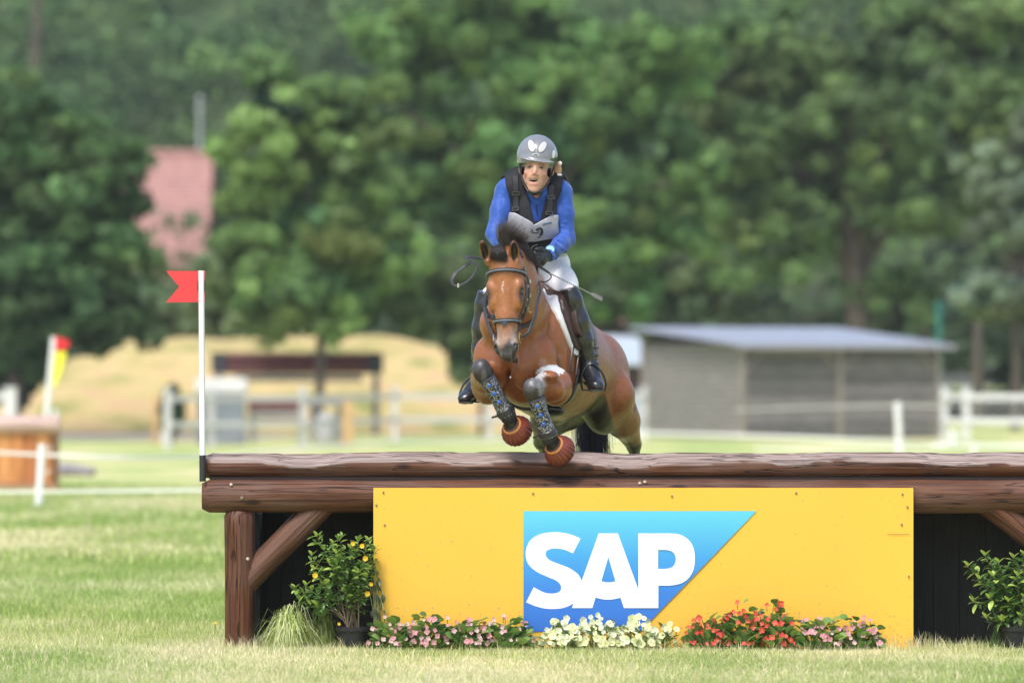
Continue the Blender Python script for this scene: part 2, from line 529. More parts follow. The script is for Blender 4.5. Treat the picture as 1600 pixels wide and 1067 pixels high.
make_tree('broadleaf_tree', 'huge bright green tree filling the middle, directly behind the rider', 178,
    [(760, 60, 150, 110), (900, 40, 170, 110), (700, 200, 130, 130), (850, 200, 180, 150), (1000, 160, 120, 130), (660, 340, 110, 120), (800, 350, 160, 130), (950, 330, 130, 140), (620, 450, 75, 70), (760, 460, 150, 70), (920, 450, 110, 70), (640, 80, 60, 70), (1060, 300, 70, 120)],
    (830, 640, 350, 40), (.15, .27, .08), clumps=800, seed=5, cr=.80, size=.155, group=BG)
make_tree('broadleaf_tree', 'broad yellowish green tree rising above the grey wooden shed', 190,
    [(1300, 60, 170, 110), (1480, 60, 150, 120), (1200, 170, 110, 130), (1330, 210, 160, 150), (1480, 230, 130, 150), (1180, 330, 100, 130), (1290, 380, 150, 110), (1430, 380, 130, 110), (1150, 450, 90, 60), (1560, 120, 70, 140), (1120, 90, 60, 80)],
    (1330, 640, 380, 36), (.135, .215, .07), clumps=700, seed=8, cr=.80, size=.155, group=BG)
make_tree('willow_tree', 'greyish green tree at the right picture edge beside the shed', 168,
    [(1590, 280, 60, 90), (1600, 400, 75, 100), (1570, 480, 50, 60), (1640, 250, 60, 120), (1650, 450, 60, 80)],
    (1585, 640, 430, 14), (.16, .22, .14), clumps=230, seed=11, cr=.55, size=.13, group=BG)
make_tree('broadleaf_tree', 'dark tree with drooping branches at the left edge, before the red roofed house', 150,
    [(20, 170, 60, 60), (60, 230, 75, 70), (30, 330, 110, 100), (140, 260, 50, 70), (130, 370, 90, 110), (172, 420, 46, 110), (165, 310, 35, 70), (40, 470, 120, 100), (120, 500, 80, 70), (-60, 380, 100, 180), (10, 545, 60, 40)],
    (20, 650, 420, 26), (.09, .165, .055), clumps=680, seed=13, cr=.65, group=BG)
make_tree('broadleaf_tree', 'low pale green tree between the left tree and the slim linden, below the red roof', 175,
    [(210, 490, 60, 55), (290, 500, 70, 45), (350, 470, 50, 60), (130, 520, 60, 40)],
    (280, 640, 520, 12), (.15, .22, .10), clumps=230, seed=17, cr=.55, group=BG)
make_tree('broadleaf_tree', 'bushy young tree beside the horse at the right end of the mound', 151,
    [(735, 500, 40, 60), (760, 560, 35, 55), (720, 440, 45, 50)],
    (750, 660, 560, 8), (.11, .17, .065), clumps=90, seed=19, cr=.5, group=BG)
make_tree('broadleaf_tree', 'dark tree behind the right end of the shed', 205,
    [(1500, 470, 110, 90), (1380, 480, 100, 60), (1560, 540, 90, 60), (1650, 520, 80, 80), (1250, 480, 110, 60)],
    (1527, 640, 470, 18), (.075, .12, .055), clumps=260, seed=23, cr=.8, group=BG)
make_tree('broadleaf_tree', 'dull green tree low behind the small pale roof beside the shed', 196,
    [(1010, 450, 80, 50), (1090, 460, 80, 60), (900, 500, 60, 40)],
    (1060, 640, 480, 16), (.11, .17, .075), clumps=170, seed=29, cr=.7, group=BG)
# the wood on the hill: reads as one mass
rg = np.random.default_rng(31)
n = 2900
hy = 196 + 210 * rg.random(n) ** 1.0; hx = (rg.random(n) - .5) * (hy + 32) * .46
hz = -1 + np.clip((hy - 190) / 300, 0, 1) ** 1.1 * 62 + 1.0 + 7 * rg.random(n)
tone = (.45 + .95 * rg.random(n) ** 1.3)[:, None] * (1 + .45 * np.sin(hx * .35 + 2 * np.sin(hy * .08)) * np.sin(hz * .5 + hx * .11))[:, None] * np.where(rg.random(n)[:, None] < .45, np.array([[.07, .135, .045]]), np.array([[.15, .25, .075]]))
V, F, cc = leaf_cloud(np.stack([hx, hy, hz], 1), 1.1 + 2.2 * rg.random(n) ** 1.6, tone, 90, .26, rg)
tag(np_mesh('wood', V, F, leaf_m, colr=cc), 'dense mixed wood covering the hillside', 'wood', kind='stuff')
# a few pale trunks seen inside that wood
for (px, p0, p1, dx, di) in ((40, 120, -10, 22, 215), (1440, 600, 500, 4, 196), (1527, 600, 480, 0, 186)):
    t = PD(px + dx, p1, di); b_ = PD(px, p0, di)
    if px == 40: b_.z = max(0.5, b_.z - 9); t.z += 2
    else: b_.z = 0
    o = MB().tube([b_, b_.lerp(t, .5), t], [.22, .18, .12], 8).build('tree_trunk', bark_m)
    tag(o, {40: 'slanting bare trunk high in the wood at the upper left', 1440: 'dark trunk just right of the shed', 1527: 'darkest upright trunk behind the right white fence'}[px], 'tree trunk')

# ------------------------------------------------------------------ houses
tile_m = mat('red_roof_tile', (.35, .185, .16), .8, noise=(2.5, .2, U1))
plaster_m = mat('pale_plaster', (.62, .55, .48), .9, noise=(1, .08, U1))
hd = 235.0
def house():
    c = PD(285, 590, hd); c.z = 0
    root = thing('red_roofed_house', 'house with a steep faded red tiled roof behind the trees at upper left', 'house', c)
    zr = PD(0, 241, hd).z; ze = PD(0, 425, hd - 4).z
    x0, x1 = PD(200, 0, hd).x - 3.0, PD(333, 0, hd).x
    y0 = c.y
    MB().box((x0 + .3, y0 - 3.6, -1), (x1 - .3, y0 + 3.6, ze)).build('wall', plaster_m, root, smooth=False)
    for xx in (x0 + .3, x1 - .3): MB().add([(xx, y0-3.6, ze), (xx, y0+3.6, ze), (xx, y0, zr-.3)], [(0, 1, 2)]).build('gable', plaster_m, root, smooth=False)
    rows = 24
    r_ = MB()
    for i in range(rows):
        a, b = i / rows, (i + 1.25) / rows
        for sg in (-1, 1):
            ya, yb = y0 + sg * 4.2 * (1 - a), y0 + sg * 4.2 * (1 - min(b, 1))
            za, zb = ze + (zr - ze) * a, ze + (zr - ze) * min(b, 1)
            r_.add([(x0, ya, za + .07), (x1, ya, za + .07), (x1, yb, zb + .01), (x0, yb, zb + .01), (x0, ya, za), (x1, ya, za)], [(0, 1, 2, 3), (4, 5, 1, 0)])
    ro = r_.build('roof', tile_m, root, smooth=False); 
    MB().tube([(x0, y0, zr + .05), (x1, y0, zr + .05)], .14, 8).build('ridge', tile_m, ro)
    cx = PD(208, 0, hd).x
    ch = MB().box((cx - .55, y0 - .5, zr - 1.2), (cx + .55, y0 + .4, zr - .05)).build('chimney', mat('chimney_render', (.6, .5, .45), .9), root, smooth=False)
    MB().box((cx - .65, y0 - .6, zr - .05), (cx + .65, y0 + .5, zr + .06)).build('chimney_cap', mat('cap', (.62, .6, .58), .9), ch, smooth=False)
    MB().lathe((cx, y0, zr + .06), (0, 0, 1), [(0, .15), (.35, .13)], 10).build('chimney_pot', tile_m, ch)
house()
px_ = PD(312, 155, 246)
tag(MB().tube([(px_.x, px_.y, 0), (px_.x, px_.y, px_.z)], [.12, .08], 8).ball((px_.x, px_.y, px_.z), .13, 6).build('mast', mat('pale_metal', (.45, .48, .46), .5, .3)), 'pale grey mast rising behind the right end of the red roof', 'mast')
# small barn between the horse and the shed
def barn():
    d = 158.0
    c = PD(985, 590, d); c.z = 0
    root = thing('small_barn', 'low barn with pale blue grey roof between the horse and the shed', 'barn', c)
    xa, xb = PD(905, 0, d).x, PD(1030, 0, d).x
    ze, zr = PD(0, 566, d).z, PD(0, 524, d).z
    dk = mat('dark_barn_boards', (.07, .045, .04), .8)
    MB().box((xa, c.y, 0), (xb, c.y + 4, ze - .05)).build('wall', dk, root, smooth=False)
    MB().add([(xa - .3, c.y - .4, ze), (xb + .3, c.y - .4, ze - .02), (xb - .6, c.y + 2.5, zr), (xa + .2, c.y + 2.5, zr + .03), (xa - .3, c.y - .4, ze - .08), (xb + .3, c.y - .4, ze - .1), (xb + .3, c.y + 4.4, ze - .1), (xa - .3, c.y + 4.4, ze)], [(0, 1, 2, 3), (4, 5, 1, 0), (3, 2, 6, 7)]).build('roof', mat('barn_roof_sheet', (.42, .48, .52), .5), root, smooth=False)
    MB().box((xb - 1.0, c.y - .05, 0), (xb - .3, c.y - .003, 1.15)).build('door', mat('pale_blue_boards', (.4, .47, .55), .7), root, smooth=False)
    MB().box((xb - .1, c.y - .1, 0), (xb + .02, c.y - .003, ze - .1)).build('post', mat('barn_post', (.32, .3, .28), .8), root, smooth=False)
    d = 200.0
    c = PD(965, 590, d); c.z = 0
    r2 = thing('far_cottage', 'far cottage with a faded pink roof just above the small barn', 'house', c)
    a, b = PD(925, 0, d).x, PD(1003, 0, d).x
    MB().box((a, c.y, 0), (b, c.y + 5, PD(0, 505, d).z)).build('wall', mat('cottage_wall', (.10, .10, .11), .9), r2, smooth=False)
    z0, z1 = PD(0, 503, d).z, PD(0, 472, d).z
    MB().add([(a-.2, c.y-.3, z0), (b+.2, c.y-.3, z0), (b+.2, c.y+2.5, z1), (a-.2, c.y+2.5, z1), (a-.2, c.y+5.3, z0), (b+.2, c.y+5.3, z0)], [(0,1,2,3), (3,2,5,4)]).build('roof', tile_m, r2, smooth=False)
barn()

# ------------------------------------------------------------------ shed
def shed():
    d = 142.0
    ph = R(28)
    Wd, Dp = 5.72, 5.0
    cn = PD(1161, 590, d); cn.z = 0
    root = thing('wooden_shed', 'grey weathered plank shed with low sheet metal roof', 'shed', cn)
    ex = Vector((math.cos(ph), math.sin(ph), 0)); ey = Vector((-math.sin(ph), math.cos(ph), 0)); ez = Vector((0, 0, 1))
    M = Matrix.Translation(cn) @ Matrix(((ex.x, ey.x, 0, 0), (ex.y, ey.y, 0, 0), (0, 0, 1, 0), (0, 0, 0, 1)))
    zf, zb = 2.27, 2.72      # height of the front and the back of the roof
    side_m = mat('pale_weathered_plank', (.23, .215, .205), .85, noise=(5, .25, (.5, .5, 3)))
    front_m = [mat('grey_weathered_plank_%s' % k, c, .85, noise=(4, .3, (.6, .6, 5))) for k, c in (('mid', (.165, .155, .15)), ('dark', (.12, .113, .112)), ('light', (.22, .205, .195)))]
    post_m = mat('shed_post_wood', (.26, .23, .205), .85, noise=(6, .2, (1, 1, .2)))
    rnd = random.Random(4)
    nb = 14
    hgt = zf / nb
    for (a, b) in ((.08, 2.78), (2.86, Wd - .08)):
        for i in range(nb):
            o = rnd.uniform(0, .012)
            MB().box((a, .0 + o, i * hgt + .005), (b, .03 + o, (i + 1) * hgt - .008), M).build('plank', front_m[rnd.choice([0, 0, 1, 1, 2])], root, smooth=False)
    for i in range(nb + 1):
        o = rnd.uniform(0, .012)
        MB().box((0 + o, .08, i * hgt + .005), (.03 + o, Dp - .08, min((i + 1) * hgt - .008, zf + .12)), M).build('plank', side_m, root, smooth=False)
    for i in range(nb):
        MB().box((Wd - .03, .08, i * hgt + .005), (Wd, Dp - .08, (i + 1) * hgt - .008), M).build('plank', front_m[0], root, smooth=False)
    MB().box((.06, Dp - .04, 0), (Wd - .06, Dp, zf + .3), M).build('back_wall', front_m[1], root, smooth=False)
    for (x, y) in ((0, 0), (2.82, 0), (Wd, 0), (0, Dp), (Wd, Dp)):
        MB().box((x - .07, y - .05, 0), (x + .07, y + .08, zf + (.3 if y else .02)), M).build('post', post_m, root, smooth=False)
    MB().box((-.1, -.08, zf - .02), (Wd + .1, .06, zf + .1), M).build('beam', post_m, root, smooth=False)
    for x in (0, 2.82, Wd):       # knee braces below the eave
        for sg in (-1, 1):
            if (x == 0 and sg < 0) or (x == Wd and sg > 0): continue
            a_ = M @ Vector((x + sg * .05, -.03, zf - .6)); b_ = M @ Vector((x + sg * .6, -.03, zf))
            MB().tube([a_, b_], .045, 4).build('brace', post_m, root, smooth=False)
    roof_m = mat('roof_sheet_metal', (.36, .38, .44), .38, .25, noise=(2, .1, U1))
    o_ = .33
    nC = 40
    rb = MB()
    vs = []
    for i in range(nC + 1):
        x = -o_ + (Wd + 2 * o_) * i / nC; q = .018 * (i % 2)
        vs += [(x, -o_, zf + .1 + q), (x, Dp + o_, zb + .12 + q), (x, -o_, zf + .05 + q), (x, Dp + o_, zb + .07 + q)]
    vs = [M @ Vector(p) for p in vs]
    fs = []
    for i in range(nC):
        a = i * 4; b = a + 4
        fs += [(a, b, b+1, a+1), (a+2, a+3, b+3, b+2), (a, a+2, b+2, b)]
    fs += [(0, 1, 3, 2), (nC*4, nC*4+2, nC*4+3, nC*4+1)]
    rb.add(vs, fs).build('roof', roof_m, root, smooth=False)
    MB().box((-o_, -o_ - .03, zf - .02), (Wd + o_, -o_ - .004, zf + .09), M).build('fascia', mat('fascia', (.3, .3, .33), .7), root, smooth=False)
shed()
gp = PD(1467, 470, 150)
tag(MB().tube([(gp.x, gp.y, 0), gp], .05 * 1.6, 8).build('pole', mat('green_paint', (.02, .16, .12), .5)), 'thin dark green pole behind the right corner of the shed', 'pole')

# ------------------------------------------------------------------ white fences
white_m = mat('white_paint', (.66, .66, .66), .5, noise=(9, .06, U1))
pale_m = mat('faded_white_paint', (.55, .54, .53), .7, noise=(9, .08, U1))
def fence(name, label, posts, rails, m=white_m, wpost=.16, rh=.15):
    """posts: (px, dist); rails: list of heights"""
    c = PD(posts[0][0], 590, posts[0][1]); c.z = 0
    root = thing(name, label, 'fence', c, 'white paddock fences')
    pp = []
    for px, d in posts:
        p = PD(px, 590, d); p.z = 0; pp.append(p)
        MB().box((p.x - wpost/2, p.y - wpost/2, -.05), (p.x + wpost/2, p.y + wpost/2, 1.27)).box((p.x - wpost/2 - .02, p.y - wpost/2 - .02, 1.272), (p.x + wpost/2 + .02, p.y + wpost/2 + .02, 1.32)).build('post', m, root, smooth=False)
    for i in range(len(pp) - 1):
        a, b = pp[i], pp[i + 1]
        dr = (b - a).normalized(); nr = Vector((dr.y, -dr.x, 0))
        if nr.y > 0: nr = -nr
        for h in rails:
            f = nr * (wpost / 2 + .01)
            q = [a + f, b + f]
            vs = []
            for p in q:
                vs += [p + Vector((0, 0, h - rh/2)), p + Vector((0, 0, h + rh/2)), p + Vector((0, 0, h + rh/2)) + nr * .04, p + Vector((0, 0, h - rh/2)) + nr * .04]
            MB().add(vs, [(0,1,5,4),(1,2,6,5),(2,3,7,6),(3,0,4,7),(0,3,2,1),(4,5,6,7)]).build('rail', m, root, smooth=False)
fence('white_fence', 'white post and rail fence right of the shed', [(1476, 138), (1510, 137), (1640, 136), (1770, 135)], (1.06, .5))
fence('white_fence', 'white post and rail fence before the straw coloured mound, behind the flag pole', [(262, 122), (330, 123), (473, 125), (617, 137), (765, 138), (905, 139), (1006, 140)], (1.08, .52), pale_m, .15, .13)
fence('white_fence', 'short piece of white fence at the left picture edge', [(-60, 128), (16, 126)], (1.12,), white_m, .26)

# ------------------------------------------------------------------ stakes with white tape
tape_m = mat('white_tape', (.8, .8, .76), .6)
stake_m = mat('white_plastic_stake', (.82, .82, .82), .45)
ST = 'white plastic stakes carrying the course tape'
stk = []
def stake(label, px, ptop, pbase, lean=0, r=.022):
    d = CAM_H * FPX / (pbase - HOR)
    b = PD(px, pbase, d); t = PD(px + lean, ptop, d); b.z = 0
    root = thing('stake', label, 'stake', b, ST)
    MB().tube([b, b.lerp(t, .5), t], [r, r, r], 8).build('shaft', stake_m, root)
    hk = MB()
    for q in (.55, .92):
        p = b.lerp(t, q); hk.tube([p, p + Vector((r * 2.2, 0, .01)), p + Vector((r * 2.4, 0, .05))], .008, 6)
    hk.build('tape_hook', stake_m, root)
    return b, t
s1 = stake('white stake standing before the orange wooden jump at the left', 60, 694, 795, 6, .045)
s2 = stake('white stake right of the orange wooden jump, behind the grey boulder', 84, 640, 716, 2, .045)
s3 = stake('pale stake before the foot of the straw mound, left of the flag pole', 176, 616, 672, 0, .06)
s4 = stake('leaning white stake before the right half of the shed', 1406, 628, 716, -4, .06)
s5 = stake('short white stake just above the top log near the right edge', 1521, 691, 730, 0, .035)
s6 = stake('small white stake between the shed and the right fence post', 1490, 672, 694, 0, .09)
s7 = stake('pale stake at the left end of the mound fence', 258, 640, 695, 0, .07)
def tape(label, pts, w_=.03):
    ps = catmull([PD(a, b, d) for a, b, d in pts], 6)
    m = MB().strap(ps, [Vector((0, -1, 0))] * len(ps), w_, .004)
    return tag(m.build('tape', tape_m), label, 'tape', 'white course tapes')
tape('lowest white tape, ending at the left leg of the log jump', [(-40, 769, 62), (62, 768, 62), (200, 767, 61), (420, 764, 60)], .03)
tape('white tape crossing the orange wooden jump and running right', [(-40, 705, 72), (60, 710, 70), (200, 715, 70), (330, 714, 72), (520, 722, 72)], .04)
tape('faint white tape low before the mound fence', [(330, 715, 100), (540, 695, 104), (760, 687, 110), (1010, 683, 112)], .05)
tape('white tape along the foot of the shed', [(990, 676, 112), (1200, 682, 112), (1404, 690, 110), (1521, 696, 95), (1700, 694, 90)], .06)
tape('white tape running right from the short stake', [(1180, 700, 90), (1404, 700, 90), (1521, 697, 90), (1700, 701, 90)], .03)
tape('faint white tape across the front of the shed', [(1150, 640, 118), (1404, 634, 118), (1700, 640, 118)], .02)

# ------------------------------------------------------------------ things on and before the mound
redbeam_m = mat('dark_red_beam', (.14, .05, .05), .7, noise=(5, .25, (1, 1, 4)))
grey_m = mat('grey_timber', (.26, .25, .25), .8, noise=(5, .25, (1, 1, 4)))
def rail_jump():
    d = 152.0
    a, b = PD(345, 568, d), PD(590, 568, d)
    c = a.lerp(b, .5); c.z = 0
    root = thing('rail_jump', 'long dark red hanging rail with dark ends on the straw mound', 'jump', c)
    for k in range(3):
        z = a.z + .20 - k * .19
        MB().tube([(a.x, a.y + .01 * k, z), (b.x, a.y, z)], .095, 10).build('rail', redbeam_m, root)
    for x in (a.x - .05, b.x - .05):
        MB().box((x - .2, a.y - .14, a.z - .25), (x + .2, a.y + .14, a.z + .3)).build('end_block', mat('dark_block', (.045, .05, .06), .7), root, smooth=False)
        MB().box((x - .09, a.y - .08, 0), (x + .09, a.y + .08, a.z - .255)).build('leg', grey_m, root, smooth=False)
    MB().box((a.x + .4, a.y + .1, a.z - .48), (b.x - .4, a.y + .16, a.z - .30)).build('lower_rail', grey_m, root, smooth=False)
rail_jump()
def box_jump():
    d = 130.0
    a, b = PD(305, 665, d), PD(384, 665, d)
    z1, z0 = PD(0, 590, d).z, PD(0, 612, d).z
    root = thing('white_topped_box_jump', 'grey box jump with white top behind the flag pole', 'jump', (a.x, a.y, 0))
    MB().box((a.x, a.y, z0), (b.x, a.y + 1.2, z1)).build('top', white_m, root, smooth=False)
    bm_ = mat('blue_grey_boards', (.22, .25, .28), .75, noise=(5, .2, U1))
    n = 5; hh = z0 / n
    for i in range(n):
        MB().box((a.x + .05, a.y + .05, i * hh + .02), (b.x - .05, a.y + .1, (i + 1) * hh - .02)).build('board', bm_, root, smooth=False)
    MB().box((a.x + .06, a.y + .11, 0), (b.x - .06, a.y + 1.1, z0 - .01)).build('body', bm_, root, smooth=False)
box_jump()
def log_pile():
    d = 133.0
    a, b = PD(388, 632, d), PD(478, 632, d)
    root = thing('dark_rail', 'short dark brown rail right of the white topped box', 'jump', (a.x, a.y, 0))
    MB().tube([(a.x, a.y, a.z), (b.x, a.y, a.z)], .14, 10).build('rail', redbeam_m, root)
    MB().tube([(a.x, a.y, a.z - .25), (b.x, a.y, a.z - .25)], .1, 10).build('rail', grey_m, root)
    for x in (a.x + .1, b.x - .1): MB().box((x - .08, a.y + .15, 0), (x + .08, a.y + .3, a.z + .1)).build('leg', grey_m, root, smooth=False)
    a, b = PD(483, 620, d), PD(533, 620, d)
    root = thing('stone_trough', 'grey timber stand with a pale barrel under the linden trunk', 'stand', (a.x, a.y, 0))
    MB().box((a.x - .1, a.y - .2, a.z - .2), (b.x + .1, a.y + .5, a.z + .05)).build('top', grey_m, root, smooth=False)
    for x in (a.x + .02, b.x - .1): MB().box((x, a.y, 0), (x + .12, a.y + .2, a.z - .2)).build('leg', grey_m, root, smooth=False)
    MB().lathe((a.x + .4, a.y, 0), (0, 0, 1), [(0, .2), (.25, .26), (.6, .24), (.7, .2)], 14).build('barrel', mat('pale_grey_barrel', (.4, .41, .43), .6), root)
    p = PD(543, 640, 128); tag(MB().box((p.x - .12, p.y, 0), (p.x + .12, p.y + .15, p.z + .2)).build('wooden_post', mat('fresh_wood', (.55, .36, .17), .8), smooth=False), 'light orange wooden post right of the grey stand', 'post')
    p = PD(243, 640, 130); tag(MB().box((p.x - .05, p.y, 0), (p.x + .05, p.y + .1, 1.1)).build('wooden_post', mat('fresh_wood_thin', (.55, .33, .16), .8), smooth=False), 'thin orange brown post at the left end of the mound fence', 'post')
log_pile()
# dark shrub left of the white topped box
def shrub(name, label, px, py, rx, ry, d, base, seed, nclump=30, size=.1, per=40):
    rg = np.random.default_rng(seed); s = d / FPX
    d3 = rg.normal(size=(nclump, 3)); d3 /= np.linalg.norm(d3, axis=1)[:, None]; d3 *= rg.random(nclump)[:, None] ** .4
    C = np.stack([(px - 800 + d3[:, 0] * rx) * s, d - CAM_D + d3[:, 1] * rx * s, CAM_H + (HOR - py + d3[:, 2] * ry) * s], 1)
    V, F, cc = leaf_cloud(C, np.full(nclump, .18), np.array(base)[None] * (.8 + .4 * rg.random((nclump, 1))), per, size, rg)
    root = thing(name, label, 'shrub', (C[:, 0].mean(), d - CAM_D, 0))
    np_mesh('foliage', V, F, leaf_m, root, cc)
    MB().tube([(C[:, 0].mean(), d - CAM_D, 0), (C[:, 0].mean(), d - CAM_D, CAM_H + (HOR - py) * s)], .03, 6).build('stem', bark_m, root)
shrub('shrub', 'dark green shrub at the left end of the mound fence', 270, 640, 12, 38, 129, (.05, .09, .04), 41)
shrub('shrub', 'dark undergrowth at the foot of the left tree', 20, 600, 40, 40, 155, (.05, .08, .04), 43, 40, .14)

# orange wooden jump at the left
def crate_jump():
    d = CAM_H * FPX / (768 - HOR)
    xl, xr = PD(-260, 0, d).x, PD(84, 0, d).x
    y0 = d - CAM_D
    root = thing('wooden_box_jump', 'orange brown plank box jump with thick log on top at left edge', 'jump', ((xl + xr) / 2, y0, 0))
    om = [mat('orange_plank_' + k, c, .6, noise=(5, .25, (4, 4, .5))) for k, c in (('warm', (.52, .21, .06)), ('deep', (.42, .15, .045)), ('light', (.6, .28, .09)))]
    rnd = random.Random(3)
    x = xl
    while x < xr - .1:
        MB().box((x + .004, y0 + rnd.uniform(0, .01), .12), (x + .166, y0 + .04, .78)).build('plank', rnd.choice(om), root, smooth=False)
        x += .17
    MB().box((xl, y0 + .045, 0), (xr - .02, y0 + 1.2, .77)).build('body', om[1], root, smooth=False)
    MB().box((xl, y0 - .06, .0), (xr + .06, y0 + .035, .115)).build('skid', mat('reddish_skid', (.36, .19, .12), .8), root, smooth=False)
    MB().tube([(xl - .1, y0 + .02, .9), (xr + .08, y0 + .02, .9)], .125, 14).build('top_log', mat('pinkish_log', (.50, .36, .31), .7, noise=(4, .2, (.5, 3, 3))), root)
    MB().box((xl, y0 + .15, .79), (xr, y0 + 1.2, .98)).build('top', mat('pinkish_top', (.5, .38, .33), .8), root, smooth=False)
crate_jump()
# boulder
bc = PD(113, 735, 89)
F_ = Field((bc.x - .6, bc.y - .5, -.1), (bc.x + .6, bc.y + .5, .4), .025)
F_.ell((bc.x - .1, bc.y, .08), (.3, .3, .12)).ell((bc.x + .16, bc.y + .02, .06), (.22, .25, .09), k=.05).ell((bc.x - .2, bc.y - .1, .05), (.15, .2, .09), k=.04)
V, F = F_.mesh()
tag(np_mesh('boulder', V, F, mat('grey_stone', (.24, .23, .24), .9, noise=(6, .2, U1), bump=(8, .6, U1, .03)), smooth=True, origin=(bc.x, bc.y, 0)), 'flat grey boulder in the grass right of the orange jump', 'boulder')
# leaning marker with red and yellow pennants
def marker():
    d = 84.0
    b, t = PD(70, 680, d), PD(84, 526, d)
    b2 = b + (b - t) * .45; b2.z = 0
    root = thing('marker_flag', 'leaning white stake with red and yellow pennants behind the orange jump', 'flag', b2)
    MB().tube([b2, b, t], [.045, .045, .04], 8).build('pole', stake_m, root)
    for nm, c, q in (('red', (.75, .02, .03), ((86, 525), (108, 533), (107, 543), (88, 548))), ('yellow', (.85, .78, .04), ((86, 549), (104, 550), (98, 575), (86, 606), (82, 600)))):
        ps = [PD(a, bb, d - .05) for a, bb in q]
        n_ = len(ps)
        MB().add(ps + [p + Vector((0, .012, 0)) for p in ps], [tuple(range(n_)), tuple(range(2*n_-1, n_-1, -1))] + [(i, i+n_, (i+1) % n_ + n_, (i+1) % n_) for i in range(n_)]).build('pennant', mat(nm + '_pennant', c, .6), root, smooth=False)
marker()
# ------------------------------------------------------------------ the log jump
def log_mat(name, axis):
    m = bpy.data.materials.new(name); m.use_nodes = True
    n = m.node_tree.nodes; l = m.node_tree.links; b = n['Principled BSDF']
    tc = n.new('ShaderNodeTexCoord')
    def nz(scale, st, det=6, dist=0):
        st = list(st)
        if axis == 'z': st = [st[1], st[2], st[0]]
        mp = n.new('ShaderNodeMapping'); mp.inputs['Scale'].default_value = st
        t = n.new('ShaderNodeTexNoise'); t.inputs['Scale'].default_value = scale; t.inputs['Detail'].default_value = det; t.inputs['Distortion'].default_value = dist
        l.new(tc.outputs['Object'], mp.inputs[0]); l.new(mp.outputs[0], t.inputs[0]); return t.outputs[0]
    def ramp(src, stops):
        r = n.new('ShaderNodeValToRGB'); e = r.color_ramp.elements
        e[0].position, e[0].color = stops[0][0], (*stops[0][1], 1); e[1].position, e[1].color = stops[-1][0], (*stops[-1][1], 1)
        for p, c in stops[1:-1]: e.new(p).color = (*c, 1)
        l.new(src, r.inputs[0]); return r.outputs[0]
    def mixc(f, a, c, mode='MIX'):
        x = n.new('ShaderNodeMix'); x.data_type = 'RGBA'; x.blend_type = mode
        for s, i in ((f, 0), (a, 6), (c, 7)):
            if isinstance(s, (int, float)): x.inputs[i].default_value = s
            elif isinstance(s, tuple): x.inputs[i].default_value = (*s, 1)
            else: l.new(s, x.inputs[i])
        return x.outputs[2]
    grain = nz(3.0, (.6, 14, 14), 7, .6)
    base = ramp(grain, [(.28, (.050, .018, .009)), (.45, (.085, .030, .014)), (.58, (.115, .043, .019)), (.75, (.155, .064, .028))])
    blot = nz(2.2, (1.2, 3, 3), 4)
    blm = ramp(blot, [(.42, (0, 0, 0)), (.62, (1, 1, 1))])
    base = mixc(blm, base, mixc(.35, base, (.17, .11, .085)))
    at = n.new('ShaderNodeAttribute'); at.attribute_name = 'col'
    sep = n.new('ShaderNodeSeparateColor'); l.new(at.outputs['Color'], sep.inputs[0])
    worn = ramp(nz(5, (.5, 18, 18), 6), [(.3, (.18, .125, .105)), (.5, (.28, .215, .185)), (.7, (.38, .31, .28))])  # pale hewn face: worn wood plus sky sheen put into the colour
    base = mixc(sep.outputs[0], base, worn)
    crk = ramp(nz(1.6, (.35, 9, 9), 3, 1.2), [(.485, (1, 1, 1)), (.498, (.12, .1, .1)), (.502, (.12, .1, .1)), (.515, (1, 1, 1))])
    base = mixc(1.0, base, crk, 'MULTIPLY')
    # knots: dark ovals drawn out along the grain
    vo = n.new('ShaderNodeTexVoronoi'); vo.inputs['Scale'].default_value = 2.2
    mpv = n.new('ShaderNodeMapping'); st_ = (1.0, 2.6, 2.6) if axis == 'x' else (2.6, 2.6, 1.0); mpv.inputs['Scale'].default_value = st_
    l.new(tc.outputs['Object'], mpv.inputs[0]); l.new(mpv.outputs[0], vo.inputs[0])
    kn = ramp(vo.outputs['Distance'], [(.05, (.12, .1, .1)), (.09, (.45, .4, .4)), (.12, (.9, .85, .8)), (.17, (1, 1, 1))])
    base = mixc(.85, base, kn, 'MULTIPLY')
    l.new(base, b.inputs['Base Color'])
    b.inputs['Roughness'].default_value = .58
    b.inputs['Specular IOR Level'].default_value = .3
    bp = n.new('ShaderNodeBump'); bp.inputs['Strength'].default_value = .9; bp.inputs['Distance'].default_value = .010
    ad = n.new('ShaderNodeMath'); ad.operation = 'MULTIPLY'; l.new(grain, ad.inputs[0]); l.new(crk, ad.inputs[1])
    l.new(ad.outputs[0], bp.inputs['Height']); l.new(bp.outputs[0], b.inputs['Normal'])
    return m
wood_x, wood_z = log_mat('stained_log_wood', 'x'), log_mat('stained_post_wood', 'z')
